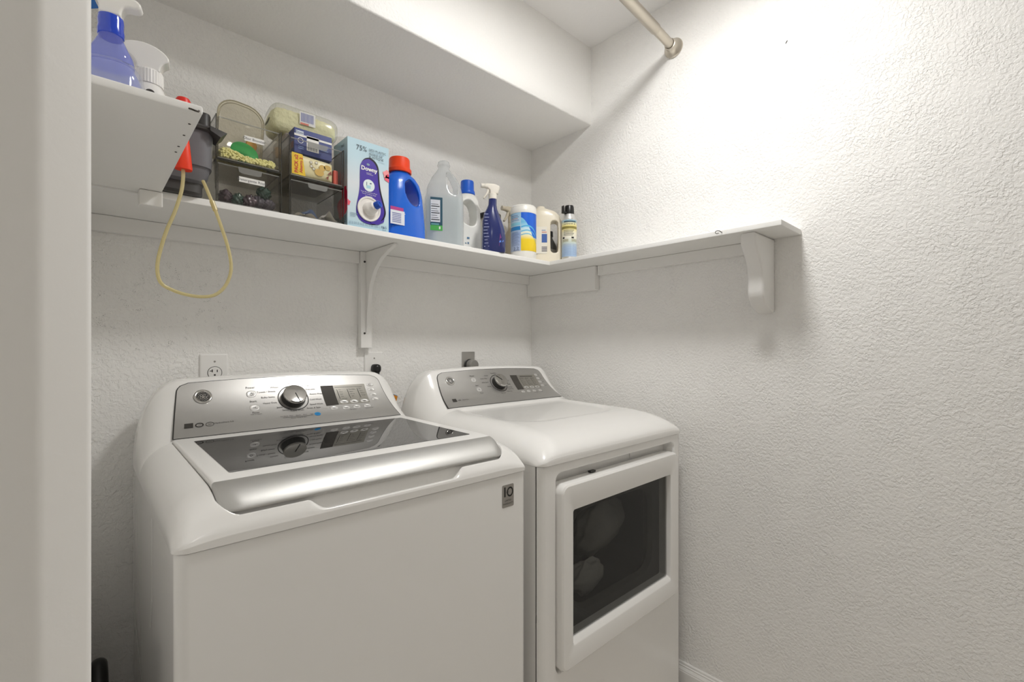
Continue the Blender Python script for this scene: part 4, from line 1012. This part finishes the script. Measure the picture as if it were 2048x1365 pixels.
# spout
sp = MB(); c = (.50 * BW, -.0012, .235 * BH)
sp.lathe([(.0355, 0), (.0360, .002), (.0345, .0035), (.0310, .0030), (.0295, .0008), (0, .0006)], c, 44, axis=(0, -1, 0)); sp = sp.build('spout_plate', mat('spout_white', 'e8e4df', .35), t)
ax = Vector((.42, -.85, .30)).normalized(); c2 = Vector((.535 * BW, -.002, .245 * BH))
MB().lathe([(.0215, -.010), (.0215, 0), (.019, .004), (.0165, .010), (.0150, .016), (.0100, .020), (0, .020)], c2[:], 36, axis=ax[:]).build('spout_neck', MATS['spout_white'], sp)
MB().lathe([(.0095, .016), (.0110, .018), (.0110, .032), (.0095, .035), (.006, .0345), (.005, .0325), (0, .0325)], c2[:], 28, axis=ax[:]).build('spout_cap', mat('spout_blue', '1c4fb8', .3), sp)
MB().slab([(.52 * BW, .10 * BH), (.80 * BW, .125 * BH), (.88 * BW, .16 * BH), (.86 * BW, .115 * BH), (.72 * BW, .075 * BH), (.56 * BW, .075 * BH)], .0006, plane='XZ', at=-.0022).build('torn_film', mat('purple_film', '4a35a0', .3), sp)

t = thing('clear_cup', 'clear round plastic cup rising just above the softener carton', 'cup', (.612, 1.452, ZT))
cc = clear('clear_plastic', (.95, .945, .93), rough=.05, diff=.05)
MB().lathe([(0, 0), (.030, 0), (.031, .003), (.0385, .300), (.0405, .303), (.0405, .307), (.0375, .307), (.029, .006), (0, .004)], n=36).build('cup_body', cc, t, ang=50)

# --- stackable clear bins
ac = clear('acrylic_clear', (.985, .98, .972), rough=.03)
acs = clear('acrylic_side', (.90, .895, .88), rough=.05)
edge = mat('acrylic_edge', '3a3935', .15, spec=.6)
edgel = clear('acrylic_lip', (.85, .85, .83), rough=.1, diff=.35, dcol=(.7, .7, .69))
UW, UH, UD, YF = .1455, .1045, .200, 1.283
def bin_unit(x, z, closed, label, handle=True, lab_txt=None, lab_at=None):
    t = thing('storage_drawer', label, 'drawer', (x, YF, z), group='clear stacking drawers on the back shelf')
    th = .0022
    c = MB()
    c.box((0, .003, 0), (UW, UD, th)); c.box((0, .003, th), (th, UD, UH - th)); c.box((UW - th, .003, th), (UW, UD, UH - th)); c.box((th, UD - th, th), (UW - th, UD, UH - th))
    if closed: c.box((0, .003, UH - th), (UW, UD, UH))
    case = c.build('case', acs, t, smooth=False)
    e = MB(); w = .0019
    e.box((0, 0, 0), (w, .0028, UH)); e.box((UW - w, 0, 0), (UW, .0028, UH)); e.box((w, 0, 0), (UW - w, .0028, w))
    if closed: e.box((w, 0, UH - w), (UW - w, .0028, UH))
    e.box((UW - w, .003, UH - w), (UW, UD, UH)); e.box((0, .003, UH - w), (w, UD, UH))
    e.build('dark_edge', edge, case, smooth=False)
    # drawer: inner box with a clear front and a tab
    i0, i1 = .0052, UW - .0052
    d = MB(); dz = .0045; top = UH - .010 if closed else UH - .005
    d.box((i0, .0045, dz), (i1, .0068, top)); d.box((i0, .007, dz), (i1, UD - .008, dz + .002)); 
    d.box((i0, .007, dz + .002), (i0 + .002, UD - .008, top)); d.box((i1 - .002, .007, dz + .002), (i1, UD - .008, top))
    dd = d.build('drawer_box', ac, t, smooth=False)
    MB().box((i0, .0040, top), (i1, .0072, top + .0022)).build('rim', edgel, dd, smooth=False)
    MB().box((i0, .0038, dz - .0018), (i1, .0044, dz + .001)).build('rim', edgel, dd, smooth=False)
    e = MB(); e.box((i0 - .0008, .0040, dz), (i0 + .0007, .0046, top)); e.box((i1 - .0007, .0040, dz), (i1 + .0008, .0046, top)); e.build('rim_line', edge, dd, smooth=False)
    if handle:
        MB().slab([(UW / 2 - .027, top + .001), (UW / 2 + .027, top + .001), (UW / 2 + .0245, top - .011), (UW / 2 + .018, top - .0135), (UW / 2 - .018, top - .0135), (UW / 2 - .0245, top - .011)], .0022, bev=.0006, at=-.001).build('handle_tab', edgel, dd, ang=30)
    if lab_txt:
        lx_, lz_, lw = lab_at
        l = MB().box((lx_ - lw / 2, .0036, lz_ - .0065), (lx_ + lw / 2, .0042, lz_ + .0065)).build('label', M_white, dd, smooth=False)
        q = MB(); put_text(q, lab_txt, .0092, lambda u, v: (lx_ + u, .0033, lz_ + v)); q.build('label_text', mat('label_ink', '5b5b60', .6), l, smooth=False, fix=False)
    return t
XL, XR = .2330, .3965
bin_unit(XL, ZT, True, 'lower left clear drawer marked Detergente Ropa, full of dark packets', lab_txt='Detergente Ropa', lab_at=(.078, .068, .057))
bin_unit(XL, ZT + UH + .0008, False, 'upper left clear drawer marked Olor Booster, with yellow beads and green lid', handle=False, lab_txt='Olor Booster', lab_at=(.083, .066, .044))
bin_unit(XR, ZT, True, 'lower right clear drawer with a few loose papers inside')
bin_unit(XR, ZT + UH + .0008, False, 'upper right clear drawer holding a yellow packet under a navy box')
Z2 = ZT + UH + .0008
# yellow beads
bd = MB(); random.seed(9)
ico = bmesh.new(); bmesh.ops.create_icosphere(ico, subdivisions=1, radius=.0027); iv = [v.co.copy() for v in ico.verts]; iF = [[v.index for v in f.verts] for f in ico.faces]; ico.free()
hB = lambda u: .034 - .010 * u + .004 * math.sin(u * 9)
for k in range(1500):
    u = random.random(); v = random.random() ** 1.6; x = XL + .0125 + u * (UW - .025); y = YF + .0112 + v * .10
    hh = hB(u); z = Z2 + .0112 + random.random() * (hh - .0135) if v < .06 else Z2 + .0112 + (hh - .013) * (.82 + .18 * random.random())
    s_ = .8 + .5 * random.random()
    bd.add([(x + p.x * s_, y + p.y * s_, z + p.z * s_) for p in iv], iF)
hp = MB()
o = bd.build('scent_beads', mat('bead_yellow', 'f6f2ae', .45), fix=False)
tag(o, 'heap of pale yellow scent beads in the upper left clear drawer', 'beads', kind='stuff')
# green lid stuck in the beads, clear tub standing behind, food packet etc.
t = MB().lathe([(0, 0), (.030, 0), (.0315, .002), (.0315, .008), (.029, .009), (0, .009)], (0, 0, 0), 40)
t.xform(Matrix.Translation((XL + .070, YF + .050, Z2 + .0415)) @ Matrix.Rotation(math.radians(12), 4, 'Y') @ Matrix.Rotation(math.radians(66), 4, 'X'))
tag(t.build('green_lid', mat('lid_green', '2aa04a', .4), ang=40), 'round green plastic lid stuck upright in the yellow beads', 'lid')
tc_ = MB(); base = rrect(-.054, .054, -.086, .086, .042, 8)
tb = clear('tub_plastic', (.93, .91, .84), rough=.06, diff=.05, dcol=(.85, .82, .70))
rs = [[(x * q, d_, z * q2) for x, z in base] for q, q2, d_ in ((.80, .80, .040), (.86, .88, .036), (.93, .93, .004), (.95, .95, .002), (1.0, 1.0, .002), (1.0, 1.0, -.002), (.97, .97, -.003), (.93, .93, -.001), (.90, .90, .006), (.80, .80, .034))]
tc_.rings(rs, cap0=True, cap1=True, closed=False)
tc_.xform(Matrix.Translation((XL + .073, YF + .098, Z2 + .110)) @ Matrix.Rotation(math.radians(5), 4, 'Y') @ Matrix.Rotation(math.radians(-6), 4, 'X'))
ft = tc_.build('clear_food_tub', tb, ang=50); tag(ft, 'rounded clear plastic tub standing on edge in the upper left drawer', 'container')
fr_ = MB(); MT = Matrix.Translation((XL + .073, YF + .098, Z2 + .110)) @ Matrix.Rotation(math.radians(5), 4, 'Y') @ Matrix.Rotation(math.radians(-6), 4, 'X')
for q, rr, dd_ in ((1.0, .0017, 0), (.93, .0012, .001)):
    cl_ = [(x * q, dd_, z * q) for x, z in base]; fr_.tube(cl_ + [cl_[0]], rr, 8)
fr_.xform(MT).build('tub_rim', clear('rim_plastic', (.85, .82, .74), rough=.1, diff=.4, dcol=(.72, .69, .58)), ft, ang=80)
m_ = MB().slab(sm([(-.012, -.012), (.010, -.016), (.016, .002), (.006, .016), (-.012, .014)]), .010, bev=.003).xform(Matrix.Translation((XL + .105, YF + .128, Z2 + .098)))
tag(m_.build('sponge_piece', mat('sponge_orange', 'd8a454', .8), ang=50), 'small tan orange chunk showing through the clear tub', 'sponge')
mb = MB().box((0, 0, 0), (.030, .05, .040), bev=.002).xform(Matrix.Translation((XL + .012, YF + .110, Z2 + .045)))
# pale packet behind on top of the right stack
t = thing('snack_packet', 'clear bag of pale yellow contents lying on the upper right drawer', 'packet', (XR + .072, YF + .124, Z2 + UH + .0345), math.radians(-3))
b_ = MB(); rnd = random.Random(5)
def pil(i, j, nu=34, nv=24, W=.186, D=.106, H=.088):
    u = i / (nu - 1); th_ = 2 * PI * j / nv
    k = (1 - (2 * u - 1) ** 8) ** .5; c, s = math.cos(th_), math.sin(th_)
    e = 2 / 4.5
    return (W * (u - .5), D / 2 * (.55 + .45 * k) * math.copysign(abs(c) ** e, c), H / 2 + H / 2 * (.12 + .88 * k) * math.copysign(abs(s) ** e, s) * (1 - .25 * u))
b_.grid(pil, 34, 25); b_.build('bag', clear('bag_film', (.93, .93, .90), rough=.15, diff=.10, dcol=(.9, .9, .85)), t, ang=70)
b_ = MB(); b_.grid(lambda i, j: tuple(Vector(pil(i, j, W=.176, D=.101, H=.074)) + Vector((-.002, 0, .001 + .0012 * math.sin(i * 1.9 + j)))), 34, 25)
b_.build('filling', mat('filling_yellow', 'f6f3cc', .7, bump=(60, .006, 3)), t, ang=70)
lb = MB().box((-.020, -.0545, .034), (.022, -.0540, .070), mi=0)
for k in range(9): lb.box((-.016 + k * .0038, -.0550, .042), (-.0138 + k * .0038, -.0546, .066), mi=1)
lb.box((-.018, -.0550, .034), (.004, -.0546, .039), mi=2); lb.build('label', [M_white, mat('lbl_lilac', '7f86b8', .5), mat('lbl_coral', 'e08470', .5)], t, smooth=False)
# navy box
t = thing('small_carton', 'navy blue box with white barcode standing in the upper right drawer', 'box', (XR + .018, YF + .018, Z2 + .0705), 0)
MB().box((0, 0, 0), (.100, .045, .066), bev=.0008).build('carton', mat('carton_navy', '22357e', .35), t, ang=25)
lb = MB(); y = -.0006
lb.box((0, y, .045), (.100, y + .0003, .0505), mi=0); lb.box((.032, y, .012), (.064, y + .0004, .052), mi=0); lb.box((.004, y, .050), (.024, y + .0003, .060), mi=1)
for k in range(11): lb.box((.035 + k * .0024, y - .0004, .014), (.0363 + k * .0024 - (.0005 if k % 3 else 0), y, .036), mi=2)
put_text(lb, 'Dryer', .0080, lambda u, v: (.014 + u, y - .0005, .055 + v), 2); disc(lb, lambda u, v: (.016 + u, y - .0003, .034 + v), .0075, r0=.0014, mi=0)
for k in range(4): lb.box((.069, y, .022 + k * .0045), (.090 - .003 * (k % 2), y + .0003, .0238 + k * .0045), mi=3)
for k in range(2): lb.box((.010, y, .012 + k * .005), (.024, y + .0003, .014 + k * .005), mi=3)
lb.box((-.0004, .006, .014), (-.0001, .040, .032), mi=4)
lb.build('print', [M_white, mat('box_pale', 'c9d3e6', .4), mat('box_ink', '555a66', .5), mat('box_sky', '86a2d8', .5), mat('box_maroon', '6b2030', .4)], t, smooth=False, fix=False)
MB().slab([(0, 0), (.045, 0), (.052, .012), (.003, .012)], .100, plane='YZ', at=.05).xform(Matrix.Translation((0, 0, .066)) @ Matrix.Scale(.01, 4)).build('top_flap', mat('carton_navy', '22357e', .35), t)
# yellow packet
t = thing('yellow_packet', 'cream and yellow packet reading PACK x2 Ahorro inside the upper right drawer', 'packet', (XR + .009, YF + .012, Z2 + .0068), 0)
b_ = MB()
def pk(i, j, nu=26, nv=20, W=.112, D=.030, H=.062):
    u = i / (nu - 1); th_ = 2 * PI * j / nv; k = (1 - abs(2 * u - 1) ** 7) ** .5; c, s = math.cos(th_), math.sin(th_); e = 2 / 3.4
    return (W * u, D / 2 + D / 2 * (.15 + .85 * k) * math.copysign(abs(c) ** e, c), H / 2 + H / 2 * math.copysign(abs(s) ** e, s) * (1 - .18 * u))
b_.grid(pk, 26, 21); pkb = b_.build('wrapper', mat('wrap_cream', 'e8e0b4', .35), t, ang=70)
lb = MB(); yp = -.0007
lb.add([(.001, yp, .004), (.036, yp, .003), (.031, yp, .036), (.028, yp, .059), (.001, yp, .060)], [(0, 1, 2, 3, 4)], 0)
put_text(lb, 'PACK x2', .0125, lambda u, v: (.0125 - v, yp - .0006, .031 + u), 1, bold=.0004); put_text(lb, 'Ahorro 2', .0105, lambda u, v: (.0245 - v, yp - .0006, .030 + u), 1, bold=.0003)
disc(lb, lambda u, v: (.072 + u, yp - .0004, .022 + v), .0125, .0095, mi=2); disc(lb, lambda u, v: (.080 + u, yp - .0005, .036 + v), .0085, .0085, mi=2); disc(lb, lambda u, v: (.094 + u, yp - .0005, .040 + v), .010, .007, mi=2)
for a, b in ((.050, .044), (.051, .034), (.064, .046), (.057, .028)): disc(lb, lambda u, v: (a + u, yp - .0006, b + v), .0045, r0=.001, mi=3); disc(lb, lambda u, v: (a + u, yp - .0005, b + v), .0025, mi=5)
lb.add([(.090, yp - .0008, .012), (.098, yp - .0008, .020), (.096, yp - .0008, .006)], [(0, 1, 2)], 4); lb.add([(.094, yp - .0008, .022), (.104, yp - .0008, .034), (.106, yp - .0008, .022)], [(0, 1, 2)], 4)
lb.build('wrapper_print', [mat('wrap_yellow', 'f7d21e', .4), mat('wrap_red', 'd2401e', .4), mat('wrap_gold', 'd9b45a', .5), mat('wrap_tan', '9a8a6a', .5), mat('wrap_brown', '8a4630', .5), M_white], pkb, smooth=False, fix=False)
o = MB().box((XR + .124, YF + .020, Z2 + .007), (XR + .137, YF + .060, Z2 + .050), bev=.003).build('red_sachet', mat('sachet_red', 'd85a4a', .5))
tag(o, 'small red sachet at the right end of the upper right drawer', 'sachet')
o = MB().box((XR + .010, YF + .066, Z2 + .0068), (XR + .132, YF + .178, Z2 + UH + .0335), bev=.006).build('grey_pouch', mat('pouch_grey', '9c938a', .55))
tag(o, 'folded grey pouch behind the yellow packet, under the navy box', 'pouch')
# papers in the lower right drawer
for k, (x, y, z, a, ry, w_, d_, c, lab_) in enumerate(((.018, .012, .010, 0, -2, .060, .05, 'e8e4dc', 'crumpled white paper lying at the left of the lower right drawer'),
                                              (.038, .030, .013, .1, -16, .055, .06, '8fa4cc', 'pale blue folded paper propped up in the lower right drawer'),
                                              (.085, .014, .010, 0, 20, .048, .05, 'e2e0da', 'white paper corner leaning at the right of the lower right drawer'))):
    q = MB(); 
    q.grid(lambda i, j: (w_ * i / 10, d_ * j / 6, .004 * math.sin(i * 1.1 + k) * math.cos(j * .9) + .022 * (1 - abs(2 * i / 10 - 1)) * (1 if k else .35)), 11, 7)
    n_ = len(q.v); q.add([(a_, b_2, c_ - .0006) for a_, b_2, c_ in q.v], [tuple(reversed(f)) for f in q.f])
    q.xform(Matrix.Translation((XR + x, YF + y, ZT + z)) @ Matrix.Rotation(a, 4, 'Z'))
    tag(q.build('folded_paper', mat('paper_' + c, c, .7), ang=40, fix=False), lab_, 'paper', 'loose papers in the lower right drawer')
# dark packets in the lower left drawer
random.seed(12)
dk = [mat('pod_plum', '4a3a44', .15, coat=.6), mat('pod_green', '2f4a40', .15, coat=.6), mat('pod_grey', '55505a', .12, coat=.8)]
spots = [(.026, .026, 0, 'leftmost dark packet in the lower left drawer'), (.052, .024, 1, 'dark green packet in the lower left drawer, second from its left side'), (.078, .024, 0, 'plum coloured shiny packet in the middle of the lower left drawer'),
         (.100, .028, 2, 'grey shiny packet right of the plum one in the lower left drawer'), (.121, .025, 2, 'grey packet at the right end of the lower left drawer'), (.112, .048, 1, 'dark green packet on top of the heap in the lower left drawer')]
for k, (x, z_, c, lab_) in enumerate(spots):
    q = MB(); sd_ = k * 1.7
    q.grid(lambda i, j: (lambda u, v: (lambda k_: (.0140 * math.cos(u) * math.sin(v) * k_, .016 * math.sin(u) * math.sin(v) * k_, .0145 * math.cos(v) * k_))(1 + .12 * math.sin(3 * u + sd_) + .10 * abs(math.sin(5 * u + 4 * v + sd_)) + .09 * math.sin(9 * v - 4 * u + sd_) + .06 * math.sin(13 * u + 7 * v)))(2 * PI * i / 40, PI * j / 26), 40, 27, wrap=True)
    q.xform(Matrix.Translation((XL + x, YF + .030 + .004 * (k % 2), ZT + z_ + (0.0 if k < 5 else .004))) @ Matrix.Rotation(.4 * k, 4, 'Y'))
    tag(q.build('detergent_packet', dk[c], ang=80), lab_, 'packet', 'dark packets in the lower left drawer')

# --- grey tub and red siphon
tg = mat('tub_grey', '6d6c70', .38); tgd = mat('tub_dark', '3e3c3b', .45)
t = thing('grey_tub', 'dark grey rimmed plastic tub half hidden behind the upper left shelf', 'tub', (.150, 1.312, ZT))
MB().loft([(.036, 0, 0, .046, .056, 5), (.043, 0, 0, .060, .070, 5), (.056, 0, 0, .066, .077, 5), (.072, 0, 0, .068, .079, 6), (.0725, 0, 0, .071, .083, 6), (.155, 0, 0, .074, .086, 6)], 44).xform(Matrix.Translation((0, 0, -.012))).build('bucket', tg, t, ang=30)
rim = MB().loft([(.150, 0, 0, .074, .087, 6), (.152, 0, 0, .079, .094, 6), (.157, 0, 0, .081, .096, 6), (.161, 0, 0, .078, .094, 6), (.162, 0, 0, .070, .086, 6)], 44).xform(Matrix.Translation((0, 0, -.012))).build('rim', tgd, t, ang=30)
MB().rings([[(.060, -.100, .150), (.0800, -.100, .140), (.0800, -.040, .140), (.060, -.040, .150)], [(.060, -.100, .160), (.0930, -.0985, .153), (.0930, -.040, .153), (.060, -.040, .160)]]).xform(Matrix.Translation((0, 0, -.012))).build('pour_lip', tgd, rim, ang=30)
MB().loft([(.0, 0, 0, .048, .054, 5), (.006, 0, 0, .056, .060, 5), (.028, 0, 0, .056, .060, 5)], 40).build('base_tray', tgd, t, ang=40)
MB().lathe([(.016, .146), (.016, .160), (.014, .162), (.014, .202), (.0125, .206), (0, .207)], (.062, -.010, 0), 28).build('knob', tgd, t, ang=40)
MB().lathe([(.008, .146), (.008, .172), (.006, .176), (0, .177)], (.070, .050, 0), 18).build('small_knob', M_black, t)
t = thing('siphon_pump', 'orange-red siphon nozzle with a long yellowed clear hose looping below the shelf', 'siphon', (.158, 1.200, 1.56), world=True)
org = mat('siphon_orange', 'f03a12', .4)
MB().loft([(1.556, .1600, 1.203, .0150, .0125, 2.6), (1.559, .1600, 1.203, .0155, .013, 2.6), (1.606, .1592, 1.203, .0120, .0110, 2.4), (1.632, .1588, 1.203, .0095, .0095, 2), (1.657, .1585, 1.203, .0080, .008, 2)], 32).build('nozzle_cone', org, t, ang=40)
MB().loft([(1.657, .1585, 1.203, .0105, .0105, 2), (1.672, .1585, 1.203, .0110, .011, 2), (1.680, .1590, 1.203, .0135, .0125, 2), (1.702, .1592, 1.203, .0135, .0125, 2), (1.7065, .1592, 1.203, .0110, .011, 2)], 32).build('squeeze_bulb', mat('siphon_red', 'e02a1c', .4), t, ang=40)
def spline(P, n=8):
    out = []
    P = [P[0]] + P + [P[-1]]
    for i in range(1, len(P) - 2):
        p0, p1, p2, p3 = (Vector(q) for q in P[i - 1:i + 3])
        for k in range(n):
            s_ = k / n; out.append((.5 * ((2 * p1) + (p2 - p0) * s_ + (2 * p0 - 5 * p1 + 4 * p2 - p3) * s_ ** 2 + (3 * p1 - p0 - 3 * p2 + p3) * s_ ** 3))[:])
    return out + [P[-1]]
hs = [(.1590, 1.203, 1.562), (.1590, 1.202, 1.540), (.1555, 1.200, 1.508), (.1440, 1.200, 1.462), (.1300, 1.200, 1.420), (.1185, 1.200, 1.372), (.1150, 1.200, 1.339), (.1210, 1.200, 1.312), (.1410, 1.200, 1.2985), (.1660, 1.200, 1.2905), (.1935, 1.200, 1.2885), (.2175, 1.200, 1.2950), (.2370, 1.200, 1.3170), (.2475, 1.200, 1.3530), (.2430, 1.200, 1.396), (.2305, 1.202, 1.4420), (.2180, 1.206, 1.4830), (.2090, 1.212, 1.5120), (.2030, 1.220, 1.5330), (.1990, 1.228, 1.5480)]
hose_m = clear('yellowed_hose', (.93, .88, .66), rough=.15, diff=.72, dcol=(.88, .80, .50))
MB().tube(spline(hs, 8), .0035, 14).build('hose', hose_m, t, ang=80)
MB().tube([(.2185, 1.206, 1.4815), (.2125, 1.210, 1.502)], .0050, 14).build('hose_joint', hose_m, t, ang=80)

# --- two spray bottles on the left shelf
t = thing('spray_bottle', 'clear bottle of blue liquid with bright blue collar and white trigger, leftmost on the shelf', 'spray bottle', (.0350, .985, ZT), math.radians(-15))
blt = clear('blue_tint', (.66, .70, .97), rough=.05, diff=.36, dcol=(.42, .47, .92)); clr = clear('bottle_clear', (.93, .94, .97), rough=.06, diff=.12, dcol=(.85, .87, .93))
MB().loft([(0, 0, 0, 0.0385, 0.0319, 3), (.005, 0, 0, 0.0418, 0.0344, 3), (.080, 0, 0, 0.0426, 0.0353, 2.8), (.098, 0, 0, 0.0402, 0.0336, 2.6), (.109, 0, 0, 0.0328, 0.0294, 2.4)], 40).build('lower_body', clr, t, ang=60)
MB().loft([(.003, 0, 0, 0.0361, 0.0294, 3), (.088, 0, 0, 0.0377, 0.0311, 2.6), (.105, 0, 0, 0.0303, 0.0269, 2.4)], 40).build('liquid', clear('blue_liquid', (.76, .79, .97), rough=.05, diff=.36, dcol=(.62, .66, .94)), t, ang=60)
MB().loft([(.108, 0, 0, 0.0279, 0.0252, 2.4), (.112, 0, 0, 0.0299, 0.0269, 2.4), (.124, 0, 0, 0.0283, 0.0252, 2.3), (.138, 0, 0, 0.0217, 0.0202, 2.1), (.150, 0, 0, 0.0164, 0.0164, 2), (.160, 0, 0, 0.0148, 0.0151, 2)], 40).build('shoulder', blt, t, ang=60)
bc = mat('collar_blue', '0c3fc0', .12, coat=.6)
MB().lathe([(.0152, .153), (.0168, .155), (.0174, .161), (.0164, .168), (.0168, .178), (.0160, .185), (0, .186)], n=36).build('collar_ring', bc, t, ang=30)
tw = mat('trigger_white', 'e9e7e2', .35)
MB().slab(chaikin([(.016, .174), (.019, .186), (.026, .192), (.042, .192), (.0485, .197), (.046, .205), (.030, .211), (.022, .220), (.010, .236), (-.012, .238), (-.045, .234), (-.046, .214), (-.026, .206), (-.017, .190), (-.016, .174)], 1), .021, bev=.006, seg=4).xform(Matrix.Translation((0, 0, .0115)) @ Matrix.Diagonal((.84, 1, 1, 1))).build('spray_head', tw, t, ang=70)
for z_ in (.203, .222):
    MB().slab([(-.030, z_ - .005), (-.018, z_), (-.030, z_ + .005)], .026).build('blue_arrow', mat('arrow_blue', '2b78c4', .4), t, ang=20)
t = thing('spray_bottle', 'glossy white spray bottle with ribbed collar, right of the blue one', 'spray bottle', (.0930, 1.100, ZT), math.radians(-10))
ws = mat('spray_white', 'e8e6e2', .25, coat=.3)
MB().loft([(0, 0, 0, .029, .028, 3), (.004, 0, 0, .031, .030, 3), (.095, 0, 0, .031, .030, 2.6), (.120, 0, 0, .030, .029, 2.3), (.136, 0, 0, .024, .024, 2), (.146, 0, 0, .019, .019, 2)], 36).build('bottle', ws, t, ang=60)
mb = MB(); n = 60
mb.rings([[((.0215 + (.0007 if k % 2 else 0)) * q * math.cos(2 * PI * k / n), (.0215 + (.0007 if k % 2 else 0)) * q * math.sin(2 * PI * k / n), z_) for k in range(n)] for q, z_ in ((1, .144), (1, .168), (.92, .171))]); mb.build('ribbed_collar', ws, t, ang=25)
p = [(.017, .168), (.0185, .179), (.024, .187), (.0315, .192), (.0305, .200), (.020, .210), (.006, .216), (-.012, .218), (-.030, .214), (-.038, .205), (-.040, .196), (-.033, .193), (-.024, .186), (-.018, .178), (-.017, .168)]
MB().slab(chaikin(p, 1), .032, bev=.010, seg=4).build('spray_head', ws, t, ang=70)
MB().lathe([(.007, 0), (.007, .0015), (0, .002)], (.004, -.0285, .121), 14, axis=(0, -1, .3)).build('dark_dot', M_screw, t)
